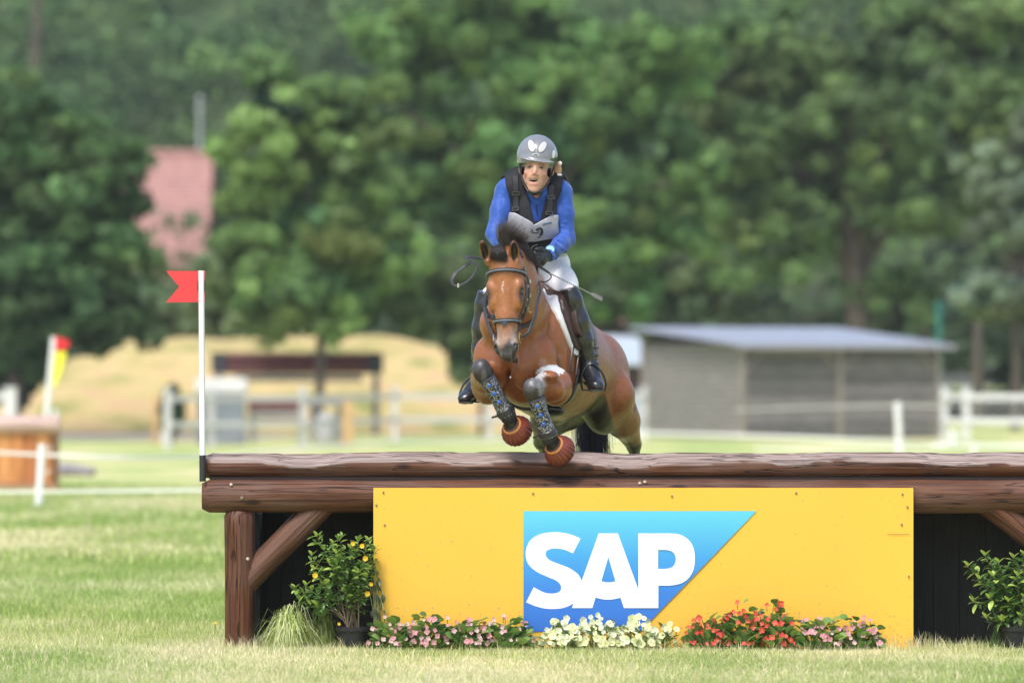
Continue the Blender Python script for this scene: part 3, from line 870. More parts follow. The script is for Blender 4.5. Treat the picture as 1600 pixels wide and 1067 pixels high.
def log(name, x0, x1, y, z, ry, rz, m, parent, seed=0, hew=None, n=28, step=.04, flat_bottom=None, rounded=True):
    """a peeled log along x; hew = height above the centre where the top is hewn off"""
    xs_ = list(np.arange(x0, x1, step)) + [x1]
    vs, fs, cl = [], [], []
    s = seed * 7.3
    for i, x in enumerate(xs_):
        e = 1.0
        if rounded:
            q = min(x - x0, x1 - x)
            if q < .04: e = .80 + .20 * math.sqrt(max(0, 1 - (1 - q / .04) ** 2))
        wob = 1 + .030 * math.sin(x * 2.1 + s) + .018 * math.sin(x * 5.3 + s * 2) + .012 * math.sin(x * 11 + s)
        h = None
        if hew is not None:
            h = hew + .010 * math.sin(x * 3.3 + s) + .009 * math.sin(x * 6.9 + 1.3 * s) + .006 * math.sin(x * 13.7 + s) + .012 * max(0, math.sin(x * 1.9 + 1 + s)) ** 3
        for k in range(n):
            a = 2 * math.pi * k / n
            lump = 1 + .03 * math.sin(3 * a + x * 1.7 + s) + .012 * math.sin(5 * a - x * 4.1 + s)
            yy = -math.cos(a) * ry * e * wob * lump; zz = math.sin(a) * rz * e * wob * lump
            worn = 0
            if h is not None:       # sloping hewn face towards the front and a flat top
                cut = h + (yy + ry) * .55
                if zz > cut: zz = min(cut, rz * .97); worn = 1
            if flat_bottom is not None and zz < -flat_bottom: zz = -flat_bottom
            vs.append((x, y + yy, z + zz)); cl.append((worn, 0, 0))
    for i in range(len(xs_) - 1):
        for k in range(n):
            fs.append((i*n+k, i*n+(k+1)%n, (i+1)*n+(k+1)%n, (i+1)*n+k))
    q = MB(); q.v = vs; q.f = [f[::-1] for f in fs]
    q.f.append(tuple(range(n))); q.f.append(tuple((len(xs_)-1)*n + k for k in range(n-1, -1, -1)))
    o = q.build(name, m, parent)
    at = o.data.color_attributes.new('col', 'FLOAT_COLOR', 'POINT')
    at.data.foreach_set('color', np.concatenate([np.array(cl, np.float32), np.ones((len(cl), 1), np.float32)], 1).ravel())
    return o
def jump():
    XL, XR = P(319, 0, .1).x, P(1790, 0, .1).x
    jx = (XL + XR) / 2
    root = thing('log_table_jump', 'wide dark brown log jump that the horse is clearing', 'jump', (jx, .3, 0))
    zc = P(0, 775, .1).z
    log('front_log', XL - .01, XR, .10, zc, .10, .094, wood_x, root, 1)
    zt = P(0, 729, .19).z
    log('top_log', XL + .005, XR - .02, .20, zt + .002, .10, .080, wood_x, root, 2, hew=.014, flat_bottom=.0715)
    MB().box((XL + .03, .115, zc + .05), (XR - .05, .62, zt - .058)).build('added_gap_filler', mat('dark_filler', (.02, .014, .012), .9), root, smooth=False)  # added dark box that shuts out the light between the two logs
    for i, y in enumerate((.38, .54, .70)):
        log('deck_log', XL + .02, XR - .03, y, zt - .015, .078, .070, wood_x, root, 3 + i, flat_bottom=.05, step=.1, n=16)
    def post(px0, px1, y, seed, top):
        x = (P(px0, 0, y).x + P(px1, 0, y).x) / 2; r = (P(px1, 0, y).x - P(px0, 0, y).x) / 2
        o = log('leg_post', -.15, top, 0, 0, r, r, wood_x, None, seed, step=.05, n=20)
        # stand it up: local x becomes z
        me = o.data
        for v in me.vertices:
            a = v.co.copy(); v.co = (x - jx - a.z, y - .3 + a.y, a.x)
        me.materials.clear(); me.materials.append(wood_z)
        at = me.color_attributes['col']
        o.parent = root
        return o
    ztop = P(0, 799, .1).z + .004
    post(350, 397, .10, 11, ztop); post(1722, 1770, .10, 12, ztop)
    post(356, 400, .70, 13, ztop + .02); post(1722, 1766, .70, 14, ztop + .02)
    def brace(a, b, r, seed):
        a = P(*a); b = P(*b); L = (b - a).length; t = (b - a).normalized()
        o = log('brace', 0, L, 0, 0, r, r, wood_x, None, seed, step=.05, n=20, rounded=False)
        o.parent = root
        o.location = a - Vector(root.location)
        o.rotation_mode = 'QUATERNION'; o.rotation_quaternion = t.to_track_quat('X', 'Z')
        return o
    # the braces run up under the front log
    brace((380, 912, .12), (528, 764, .12), .078, 21); brace((1728, 925, .12), (1518, 766, .12), .082, 22)
    # black stained boards closing the back and the sides
    bl = mat('black_stained_board', (.012, .012, .014), .75, noise=(20, .5, (6, 6, .4)))
    x = P(398, 0, .6).x
    MB().box((x, .642, .0), (P(1722, 0, .6).x, .655, ztop - .02)).build('added_backing', bl, root, smooth=False)  # added black sheet, keeps light from showing through the board gaps
    xe = P(1722, 0, .6).x
    while x < xe:
        MB().box((x + .0015, .62, .01), (x + .1485, .6415, ztop - .02)).build('back_board', bl, root, smooth=False)
        x += .15
    for (px, sg) in ((400, 1), (1720, -1)):
        xx = P(px, 0, .15).x
        for i in range(3):
            MB().box((min(xx, xx + sg * .02), .18 + i * .15, .0), (max(xx, xx + sg * .02), .325 + i * .15, ztop - .02)).build('side_board', bl, root, smooth=False)
    screw_m = mat('pale_screw_head', (.30, .25, .19), .5, .5)
    for (a, b) in ((361, 757), (378, 778), (1000, 755), (1008, 753), (387, 873)):
        c = P(a, b, 0); c.y = .095 - math.sqrt(max(0, .1 ** 2 - (c.z - zc) ** 2)) if b < 800 else .018
        q = MB().lathe(c, (0, -1, -.3 if a == 378 else .5), [(-.006, .010), (.003, .010), (.005, .006)], 10)
        q.build('bolt', screw_m, root)
    return root
jump()

# ------------------------------------------------------------------ sponsor board
def sponsor():
    y = -.035
    x0, x1 = P(583.5, 0, y).x, P(1427, 0, y).x
    z0, z1 = -.02, P(0, 762, y).z
    root = thing('sponsor_board', 'yellow sponsor board with white letters on a blue shape, screwed to the jump', 'sign', ((x0 + x1) / 2, y, 0))
    ym = mat('yellow_board_paint', (.80, .465, .052), .42, noise=(1.2, .03, U1))
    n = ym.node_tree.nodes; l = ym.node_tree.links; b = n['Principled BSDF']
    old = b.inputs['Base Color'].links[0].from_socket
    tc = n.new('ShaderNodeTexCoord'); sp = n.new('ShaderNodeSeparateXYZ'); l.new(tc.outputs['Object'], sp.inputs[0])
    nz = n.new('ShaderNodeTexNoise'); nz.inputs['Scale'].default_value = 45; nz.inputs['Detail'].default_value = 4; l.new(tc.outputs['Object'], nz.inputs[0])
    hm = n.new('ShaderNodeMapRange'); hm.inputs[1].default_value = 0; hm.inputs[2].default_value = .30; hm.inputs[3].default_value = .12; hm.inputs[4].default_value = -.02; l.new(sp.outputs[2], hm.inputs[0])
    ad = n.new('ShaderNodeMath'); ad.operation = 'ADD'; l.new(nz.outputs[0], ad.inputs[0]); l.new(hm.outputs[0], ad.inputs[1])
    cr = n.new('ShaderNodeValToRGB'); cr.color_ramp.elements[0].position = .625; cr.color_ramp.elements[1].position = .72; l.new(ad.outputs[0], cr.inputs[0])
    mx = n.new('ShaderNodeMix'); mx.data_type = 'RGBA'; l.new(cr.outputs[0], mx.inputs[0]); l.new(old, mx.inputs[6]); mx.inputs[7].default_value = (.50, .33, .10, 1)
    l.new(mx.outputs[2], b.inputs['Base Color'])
    # board with its faint waviness
    nx, nz = 60, 20
    vs = [(x0 + (x1 - x0) * i / nx, y + .003 * math.sin(i * .23) * math.sin(j * .16), z0 + (z1 - z0) * j / nz) for i in range(nx + 1) for j in range(nz + 1)]
    vb = [(a, b + .012, c) for a, b, c in vs]
    N = len(vs); K = nz + 1
    fs = [(i*K+j, (i+1)*K+j, (i+1)*K+j+1, i*K+j+1) for i in range(nx) for j in range(nz)]
    fs += [tuple(q + N for q in f[::-1]) for f in fs]
    edge = [i * K for i in range(nx + 1)] + [nx * K + j for j in range(1, K)] + [i * K + nz for i in range(nx - 1, -1, -1)] + [j for j in range(nz - 1, 0, -1)]
    for i in range(len(edge)):
        a, b = edge[i], edge[(i + 1) % len(edge)]
        fs.append((b, a, a + N, b + N))
    q = MB(); q.v = vs + vb; q.f = fs
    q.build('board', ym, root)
    def L(cx, cy):    # crop coordinates to the board
        return P(570 + cx / 2.909, 740 + cy / 2.909, y)
    # blue print, running from cyan at the top to blue at the bottom
    bm = bpy.data.materials.new('blue_print'); bm.use_nodes = True
    n = bm.node_tree.nodes; l = bm.node_tree.links; b = n['Principled BSDF']; b.inputs['Roughness'].default_value = .4
    tc = n.new('ShaderNodeTexCoord'); sp = n.new('ShaderNodeSeparateXYZ'); l.new(tc.outputs['Object'], sp.inputs[0])
    mr = n.new('ShaderNodeMapRange'); zt_, zb_ = P(0, 798, y).z, P(0, 985, y).z
    mr.inputs[1].default_value = zb_; mr.inputs[2].default_value = zt_; l.new(sp.outputs[2], mr.inputs[0])
    cr = n.new('ShaderNodeValToRGB'); e = cr.color_ramp.elements
    e[0].position = 0; e[0].color = (.03, .15, .55, 1); e[1].position = 1; e[1].color = (.11, .54, .69, 1)
    e.new(.3).color = (.035, .19, .62, 1); e.new(.6).color = (.05, .31, .67, 1)
    l.new(mr.outputs[0], cr.inputs[0]); l.new(cr.outputs[0], b.inputs['Base Color'])
    tri = [P(818, 798, y), P(1182, 798, y), P(1000, 986, y), P(818, 986, y)]
    def plate(pts, y_off, t=.001):
        n_ = len(pts)
        q = MB(); f = [(p.x, y - y_off - t, p.z) for p in pts]; bk = [(p.x, y - y_off, p.z) for p in pts]
        q.add(f + bk, [tuple(range(n_ - 1, -1, -1)), tuple(range(n_, 2 * n_))] + [(i, (i + 1) % n_, (i + 1) % n_ + n_, i + n_) for i in range(n_)])
        return q
    plate(tri, .0045).build('blue_logo_field', bm, root, smooth=False)
    white = mat('white_print', (.80, .84, .86), .45)
    def letters(name, outlines, yo):
        cu = bpy.data.curves.new(name, 'CURVE'); cu.dimensions = '2D'; cu.fill_mode = 'BOTH'; cu.extrude = .0005
        for o in outlines:
            s = cu.splines.new('POLY'); s.points.add(len(o) - 1)
            for i, p in enumerate(o):
                w_ = L(*p); s.points[i].co = (w_.x - root.location.x, w_.z, 0, 1)
            s.use_cyclic_u = True
        ob = bpy.data.objects.new(name, cu); col.objects.link(ob)
        bpy.context.view_layer.update()
        me = bpy.data.meshes.new_from_object(ob.evaluated_get(bpy.context.evaluated_depsgraph_get()))
        bpy.data.objects.remove(ob)
        me.transform(Matrix.Translation((0, -yo, 0)) @ Matrix.Rotation(R(90), 4, 'X'))
        me.materials.clear(); me.materials.append(white)
        return link(name, me, (0, 0, 0), root)
    def sm(run, n=5):
        return [(p.x, p.y) for p in catmull([Vector((a, b, 0)) for a, b in run], n)]
    S = sm([(981, 293), (935, 275), (890, 266), (850, 265), (800, 273), (757, 297), (735, 335), (732, 375), (745, 412), (780, 443), (830, 467), (870, 484), (890, 505), (890, 528), (872, 540), (845, 543), (810, 536), (768, 514)]) + \
        sm([(733, 582), (775, 600), (820, 611), (865, 613), (910, 606), (950, 586), (975, 555), (986, 520), (985, 485), (968, 455), (930, 428), (880, 408), (838, 390), (822, 368), (826, 350), (848, 340), (875, 339), (910, 345), (946, 361)])
    A = [(1063, 270), (1150, 270), (1243, 524), (1275, 609), (1178, 609), (1162, 562)] + sm([(1162, 562), (1135, 568), (1105, 571), (1075, 568), (1049, 561)])[1:-1] + [(1049, 561), (1034, 609), (941, 609)]
    Ai = [(1107, 378), (1075, 487)] + sm([(1075, 487), (1092, 491), (1107, 492), (1122, 491), (1139, 487)])[1:-1] + [(1139, 487)]
    Po = [(1243, 270), (1385, 270)] + sm([(1385, 270), (1430, 275), (1470, 298), (1494, 337), (1500, 388), (1492, 440), (1465, 480), (1428, 500), (1385, 507)])[1:] + [(1334, 507), (1334, 609), (1243, 609)]
    Pi = [(1333, 345), (1368, 345)] + sm([(1368, 345), (1395, 352), (1410, 370), (1413, 388), (1409, 408), (1395, 424), (1368, 431)])[1:] + [(1333, 431)]
    letters('letter_s', [S], .0062); letters('letter_a', [A, Ai], .0075); letters('letter_p', [Po, Pi], .0088)
    sc_m = mat('board_screw', (.25, .2, .15), .4, .6)
    pts = [(599, 769), (588, 789), (601, 820), (590, 901), (594, 967), (833, 771), (1050, 775), (1244, 770), (1410, 772), (1418, 792), (1409, 819), (1420, 900), (1421, 1001)]
    first = None
    for a, b in pts:
        p = P(a, b, y - .004)
        if first is None:
            first = MB().lathe(p, (0, -1, 0), [(0, .0065), (.003, .006), (.004, .003)], 8).build('screw', sc_m, root, origin=p)
        else:
            o = first.copy(); col.objects.link(o); o.parent = root; o.location = p - Vector(root.location)
    # a scratch in the paint
    MB().box((P(1386, 0, y).x, y - .0042, P(0, 834.6, y).z), (P(1421, 0, y).x, y - .0036, P(0, 833.6, y).z)).build('scratch', mat('scratch', (.4, .25, .08), .8), root, smooth=False)
sponsor()

# ------------------------------------------------------------------ red flag at the end of the jump
def flag():
    y = .09
    b = P(317, 752, y)
    root = thing('red_flag', 'red swallowtail flag on a white pole at the left end of the log jump', 'flag', b)
    wm = mat('white_flag_pole', (.85, .85, .85), .35)
    x = P(316.5, 0, y).x; xt = P(314.5, 0, y).x
    MB().tube([(x, y, P(0, 712, y).z), (xt, y, P(0, 423, y).z)], .0165, 12).build('pole', wm, root)
    MB().tube([(x + .001, y, P(0, 752, y).z), (x, y, P(0, 711, y).z)], .0185, 12).build('socket', mat('black_rubber', (.02, .02, .022), .6), root)
    yy = y + .022
    q = [P(321, 423.5, yy), P(321, 472, yy), P(259.5, 472.5, yy), P(280, 448, yy), P(259.5, 423.5, yy)]
    n_ = 5
    MB().add(q + [p + Vector((0, .004, 0)) for p in q], [tuple(range(n_)), tuple(range(2*n_-1, n_-1, -1))] + [(i, i+n_, (i+1) % n_ + n_, (i+1) % n_) for i in range(n_)]).build('pennant', mat('red_plastic', (.72, .045, .05), .4), root, smooth=False)
    for sx_ in (-1, 1):
        MB().box((xt + sx_ * .019 - .002, y - .004, P(0, 455, y).z), (xt + sx_ * .019 + .002, y + .02, P(0, 439, y).z)).build('clip', mat('black_clip', (.02, .02, .02), .5), root, smooth=False)
flag()

# ------------------------------------------------------------------ plants
def leaf_mesh(name, L_, W_, m, bend=.15, fold=.12, round_=False):
    prof = [(0, .02), (.22, .34 if not round_ else .42), (.5, .5), (.78, .36 if not round_ else .45), (1, .03)]
    vs, fs = [], []
    for t, w_ in prof:
        z = -bend * L_ * t * t
        vs += [(-w_ * W_, t * L_, z + fold * W_ * w_), (0, t * L_, z), (w_ * W_, t * L_, z + fold * W_ * w_)]
    for i in range(len(prof) - 1):
        for k in (0, 1):
            a = i * 3 + k; fs.append((a, a + 1, a + 4, a + 3))
    me = bpy.data.meshes.new(name); me.from_pydata(vs, [], fs); me.materials.append(m)
    me.polygons.foreach_set('use_smooth', [True] * len(me.polygons))
    return me
def petal_mesh(name, r, n, m, mc, cup=.5, w_=.5):
    """an open flower: n petals round a small centre"""
    vs, fs = [], []
    for k in range(n):
        a = 2 * math.pi * k / n; da = math.pi / n * w_ * 2
        b = len(vs)
        q = lambda an, rr, z: (math.cos(an) * r * rr, math.sin(an) * r * rr, cup * r * z)
        vs += [(0, 0, 0), q(a - da * .95, .58, .40), q(a - da * .75, .88, .62), q(a, 1.0, .55), q(a + da * .75, .88, .62), q(a + da * .95, .58, .40), q(a, .55, .28)]
        fs += [(b, b + 1, b + 6), (b + 1, b + 2, b + 6), (b + 2, b + 3, b + 6), (b + 3, b + 4, b + 6), (b + 4, b + 5, b + 6), (b + 5, b, b + 6)]
    nb = len(vs)
    for k in range(5):
        a = 2 * math.pi * k / 5; vs.append((math.cos(a) * r * .16, math.sin(a) * r * .16, r * .12))
    vs.append((0, 0, r * .3))
    fc = [(nb + k, nb + (k + 1) % 5, nb + 5) for k in range(5)]
    me = bpy.data.meshes.new(name); me.from_pydata(vs, [], fs + fc); me.materials.append(m); me.materials.append(mc)
    for i, p in enumerate(me.polygons):
        if i >= len(fs): p.material_index = 1
    return me
def put(name, me, root, loc, direction, roll=0, s=1.0, up=None):
    """place a leaf or flower: its local y (leaf) or z (flower) looks along direction"""
    o = bpy.data.objects.new(name, me); col.objects.link(o); o.parent = root
    o.location = Vector(loc) - Vector(root.location)
    o.rotation_mode = 'QUATERNION'
    q = Vector(direction).to_track_quat(up or 'Y', 'Z' if (up or 'Y') == 'Y' else 'Y')
    o.rotation_quaternion = q @ Matrix.Rotation(roll, 3, up or 'Y').to_quaternion()
    o.scale = (s, s, s)
    return o
rp = random.Random(21)
def leafmat(nm, c, tr=.3, rough=.4):
    return mat(nm, c, rough, noise=(30, .15, U1), trans=tr)
beg_leaf = [leaf_mesh('begonia_leaf_a', .034, .034, leafmat('begonia_leaf_green', (.16, .30, .075)), .25, .3, True),
            leaf_mesh('begonia_leaf_b', .028, .028, leafmat('begonia_leaf_dark', (.09, .19, .055)), .3, .3, True),
            leaf_mesh('begonia_leaf_c', .038, .036, leafmat('begonia_leaf_light', (.24, .38, .10)), .2, .3, True)]
yel = mat('flower_centre_yellow', (.75, .55, .05), .6)
pinks = [petal_mesh('pink_flower_a', .018, 4, mat('petal_pink', (.78, .36, .42), .5, trans=.35), yel, .5), petal_mesh('pink_flower_b', .015, 4, mat('petal_pale_pink', (.85, .58, .60), .5, trans=.35), yel, .8)]
reds = [petal_mesh('red_flower_a', .020, 4, mat('petal_red', (.72, .07, .05), .5, trans=.3), yel, .5), petal_mesh('red_flower_b', .017, 4, mat('petal_coral', (.80, .16, .10), .5, trans=.3), yel, .8)]
creams = [petal_mesh('cream_flower_a', .021, 5, mat('petal_cream', (.84, .86, .50), .5, trans=.35), mat('cream_centre', (.50, .52, .06), .6), .35, .62), petal_mesh('cream_flower_b', .018, 5, mat('petal_pale_cream', (.86, .88, .66), .5, trans=.35), mat('cream_centre_b', (.60, .62, .12), .6), .9, .6)]
stem_m = mat('green_stem', (.12, .20, .06), .6)
def bedding(name, label, cat, px, pbase, hw, h, y, nl, nf, leaves, flowers, seed, group, fs=.95, ls=1.45):
    nl, nf, h = int(nl * 1.35), int(nf * 1.3), h * 1.06
    """a mound of leaves with flowers: px centre, half width and height in photo pixels"""
    r = random.Random(seed)
    c = P(px, 1014, y); c.z = 0
    s = (CAM_D + y) / FPX
    root = thing(name, label, cat, c, group)
    W_, H_ = hw * s, h * s
    st = MB()
    def pt(k0=.75):
        a = r.uniform(0, 2 * math.pi); e = math.asin(r.uniform(0, 1)); q = r.uniform(k0, 1)
        lump = 1 + .16 * math.sin(a * 3 + seed) + .1 * math.sin(a * 7)
        return c + Vector((math.cos(a) * math.cos(e) * W_ * q * lump, math.sin(a) * math.cos(e) * min(W_, .13) * q, .015 + math.sin(e) * H_ * q * (.86 + .2 * math.sin(a * 5 + seed)))), a, e
    for i in range(nl):
        p, a, e = pt(.55)
        d = Vector((math.cos(a) * .8, math.sin(a) * .8 - .3, .5 * r.uniform(-.5, 1.4)))
        put('leaf', r.choice(leaves), root, p + Vector((0, -.01, 0)), Vector((d.x, -.25, abs(d.z) + .25)), r.uniform(-.8, .8), ls * r.uniform(.7, 1.25))
        if i % 3 == 0: st.tube([c + Vector((r.uniform(-.4, .4) * W_, r.uniform(-.02, .02), 0)), p], .0022, 4)
    for i in range(nf):
        p, a, e = pt(.95)
        p.z = max(p.z, .035)
        if r.random() < .7 and p.y > c.y: p.y = 2 * c.y - p.y
        p += Vector((0, -.012, .010))
        put('flower', r.choice(flowers), root, p, Vector((r.uniform(-.5, .5), -1, r.uniform(-.1, .8))), r.uniform(0, 3), fs * r.uniform(.7, 1.2), up='Z')
        st.tube([p, p + Vector((0, .02, -.04))], .0018, 4)
    st.build('stems', stem_m, root)
PK = 'pink begonias planted along the foot of the board'
yb = -.16
for i, (px, hw, h, lb) in enumerate(((617, 36, 46, 'leftmost pink begonia, beside the black plant pot'), (672, 38, 50, 'pink begonia second from the left along the board'), (730, 38, 44, 'pink begonia in the middle of the left row'), (792, 42, 46, 'sparse pink begonia at the right end of the left row'))):
    bedding('begonia_plant', lb, 'flower', px, 1014, hw, h, yb + .02 * (i % 2), 88, 30 if i < 3 else 22, beg_leaf, pinks, 50 + i, PK)
for i, (px, hw, h, lb) in enumerate(((880, 32, 40, 'left pale yellow petunia below the white letters'), (935, 36, 47, 'middle pale yellow petunia in full bloom'), (992, 36, 44, 'pale yellow petunia right of the middle one'), (1036, 24, 34, 'straggly pale yellow petunia at the right end of its row'))):
    bedding('petunia_plant', lb, 'flower', px, 1014, hw, h, yb + .02 * (i % 2), 70 if i < 3 else 36, 44 if i < 3 else 11, [leaf_mesh('petunia_leaf', .03, .016, leafmat('petunia_leaf_green', (.16, .24, .07)), .3)] , creams, 60 + i, 'pale yellow petunias below the blue shape', 1.1)
for i, (px, hw, h, lb) in enumerate(((1105, 36, 48, 'left red begonia with leaning stems'), (1160, 38, 64, 'middle red begonia, tallest of the red ones'), (1208, 34, 66, 'right red begonia touching the pink one'))):
    bedding('begonia_plant', lb, 'flower', px, 1014, hw, h, yb + .02 * (i % 2), 92, 27, beg_leaf, reds, 70 + i, 'red begonias at the foot of the board')
for i, (px, hw, h, lb) in enumerate(((1280, 40, 46, 'pink begonia just right of the red ones'), (1340, 42, 42, 'rightmost pink begonia, before the right end of the board'))):
    bedding('begonia_plant', lb, 'flower', px, 1014, hw, h, yb + .02 * (i % 2), 92, 29, beg_leaf, pinks, 80 + i, PK)

bush_leaf = [leaf_mesh('shrub_leaf_a', .052, .026, leafmat('shrub_leaf_green', (.20, .34, .09)), .25, .35),
             leaf_mesh('shrub_leaf_b', .044, .02, leafmat('shrub_leaf_dark', (.12, .23, .07)), .25, .35),
             leaf_mesh('shrub_leaf_c', .05, .024, leafmat('shrub_leaf_bright', (.46, .60, .14)), .2, .35)]
yfl = petal_mesh('yellow_flower', .021, 7, mat('petal_yellow', (.85, .55, .02), .5, trans=.3), mat('orange_centre', (.6, .28, .02), .6), .5, .6)
woody = mat('woody_stem', (.16, .12, .07), .8)
def pot(root, c, r0, r1, h):
    m = mat('black_plastic_pot', (.018, .019, .024), .4)
    MB().lathe(c, (0, 0, 1), [(0, r0), (h * .8, r1), (h * .82, r1 + .008), (h, r1 + .010), (h, r1 - .004), (h * .8, r1 - .012)], 28).build('pot', m, root)
    MB().lathe((c[0], c[1], h * .78), (0, 0, 1), [(0, r1 - .012), (.004, r1 - .014)], 20).build('soil', mat('potting_soil', (.03, .022, .016), 1), root)
def bush(name, label, base, tips, y, seed, step=.017, bright=.25, group=None, leafs=None, w_pot=True, lscale=1.0, maxl=280):
    r = random.Random(seed)
    c = P(base[0], base[1], y); c.z = 0
    root = thing(name, label, 'plant', c, group)
    if w_pot: pot(root, c, .07, .088, .135)
    st = MB(); nl = 0; ex = MB(); small = (leafs or bush_leaf)
    for (tx, ty, ph, t0) in tips:
        tip = P(tx, ty, y + ph)
        a = c + Vector((r.uniform(-.035, .035), r.uniform(-.03, .03), .11))
        md = a.lerp(tip, .5) + Vector((r.uniform(-.02, .02), r.uniform(-.02, .02), r.uniform(0, .05)))
        md.x = a.x + (tip.x - a.x) * .42
        ps = catmull([a, md, tip], 14)
        st.tube(ps[::2], [.0034] * 5 + [.0024] * 5 + [.0016] * 5, 5)
        Ls = sum((ps[i+1] - ps[i]).length for i in range(len(ps) - 1)); acc = 0; nxt = Ls * t0; k = 0
        for i in range(len(ps) - 1):
            sg = ps[i+1] - ps[i]; acc += sg.length
            while nxt < acc and nl < maxl:
                p = ps[i+1] - sg.normalized() * (acc - nxt)
                an = k * 2.4 + seed; k += 1
                u = sg.normalized(); s1 = u.cross(Vector((0, 1, .1))).normalized(); s2 = u.cross(s1)
                d = (s1 * math.cos(an) + s2 * math.sin(an)) * 1.0 + u * .55 + Vector((0, 0, -.05))
                near = nxt / Ls
                me = (leafs or bush_leaf)[2] if (near > .82 and r.random() < .75) or r.random() < bright * .5 else r.choice((leafs or bush_leaf)[:2])
                put('leaf', me, root, p, d, r.uniform(-.5, .5), lscale * r.uniform(.75, 1.2) * (1.0 if near < .93 else .75))
                nl += 1; nxt += step * r.uniform(.7, 1.3)
                for _q in range(3):      # smaller leaves between the large ones, joined
                    pp = p + Vector((r.uniform(-.022, .022), r.uniform(-.02, .03), r.uniform(-.02, .02)))
                    M_ = Matrix.Translation(pp) @ Vector((r.uniform(-1, 1), r.uniform(-1, .4), r.uniform(-.3, 1))).to_track_quat('Y', 'Z').to_matrix().to_4x4() @ Matrix.Scale(lscale * r.uniform(.4, .75), 4)
                    ex.add([M_ @ v.co for v in small[0].vertices], [tuple(q_.vertices) for q_ in small[0].polygons])
        if nl < maxl:
            for q in range(3):
                an = q * 2.1; put('leaf', (leafs or bush_leaf)[2], root, tip, Vector((math.cos(an) * .6, math.sin(an) * .6, .8)), 0, lscale * .7); nl += 1
    xo = ex.build('small_leaves', small[r.choice([0, 1])].materials[0], root); xo['kind'] = 'stuff'
    st.build('stems', woody, root)
    return root, c
tips = [(495, 838, 0, .5), (487, 868, .05, .55), (478, 915, -.03, .6), (460, 920, .0, .62), (468, 938, .03, .6), (490, 890, -.05, .5), (520, 850, .04, .45), (532, 842, -.04, .45), (548, 858, .0, .45), (560, 846, .05, .45),
        (575, 845, -.02, .5), (586, 858, .02, .5), (515, 880, -.07, .5), (535, 890, .07, .5), (560, 895, -.07, .5), (580, 890, 0, .5), (505, 915, .06, .5), (540, 925, -.05, .5), (565, 930, .03, .5), (485, 945, -.02, .6), (525, 865, -.08, .5), (552, 880, .02, .5)]
b1, c1 = bush('potted_shrub', 'leafy green shrub in a black pot left of the yellow board', (552, 1012), tips, -.13, 91, step=.0195, lscale=1.3, maxl=296)
for (a, b_) in ((566, 853), (571, 872), (551, 849), (580, 912), (574, 927), (530, 974), (492, 899), (534, 1012)):
    put('flower', yfl, b1, P(a, b_, -.21), Vector((rp.uniform(-.3, .3), -1, rp.uniform(-.2, .5))), 0, rp.uniform(.45, .85), up='Z')
# drooping wilted stems beside the board
wl = leaf_mesh('wilted_leaf', .05, .026, leafmat('wilted_green', (.17, .21, .11)), .5, .5)
rw = thing('wilting_plant', 'wilting grey green plant hanging between the potted shrub and the board', 'plant', P(584, 1014, -.07) * 1)
rw.location.z = 0
stw = MB()
for (x0, x1_, t) in ((588, 577, 868), (590, 583, 880), (592, 590, 905), (586, 572, 900), (593, 592, 930)):
    ps = catmull([P(x0, 1012, -.07), P(x0 - 2, 960, -.08), P(x1_, t, -.07), P(x1_ + 8, t + 22, -.1)], 8)
    stw.tube(ps, .0028, 5)
    for p in ps[6::3]:
        for q in range(2): put('leaf', wl, rw, p, Vector((rp.uniform(-.6, .6), rp.uniform(-.5, .2), -1)), rp.uniform(-1, 1), rp.uniform(.6, 1.1))
stw.build('stems', mat('pale_green_stem', (.25, .30, .14), .6), rw)
tips = [(1512, 885, 0, .35), (1538, 868, .03, .3), (1560, 880, -.03, .35), (1583, 872, .04, .35), (1600, 868, 0, .35), (1530, 905, -.05, .35), (1520, 940, 0, .45), (1550, 900, -.06, .35), (1570, 915, .06, .35), (1590, 900, -.05, .35), (1612, 890, .03, .35),
        (1545, 935, -.07, .35), (1575, 940, -.08, .35), (1600, 935, -.06, .35), (1630, 900, 0, .4), (1540, 965, -.05, .4), (1565, 970, -.08, .4), (1595, 965, -.07, .4), (1625, 940, .02, .4), (1650, 920, .02, .4)]
b2, c2 = bush('potted_shrub', 'lush green potted shrub in the dark opening at the right edge', (1588, 1012), tips, -.13, 97, step=.020, bright=.15, lscale=1.4, maxl=296)
wl2 = leaf_mesh('trailing_leaf', .04, .018, leafmat('trailing_green', (.10, .17, .06)), .5, .5)
rt = thing('trailing_plant', 'limp trailing plant hanging into the grass before the right shrub', 'plant', P(1555, 1014, -.08)); rt.location.z = 0
stt = MB()
for k in range(5):
    ps = catmull([P(1572 + k * 2, 968, -.09), P(1558 + k * 3, 975, -.12), P(1548 + k * 3, 1000, -.12), P(1540 + k * 4, 1014, -.13)], 6)
    stt.tube(ps, .0025, 5)
    for p in ps[2::2]: put('leaf', wl2, rt, p, Vector((rp.uniform(-.6, .4), -.3, -1)), rp.uniform(-1, 1), rp.uniform(.6, 1.1))
stt.build('stems', stem_m, rt)

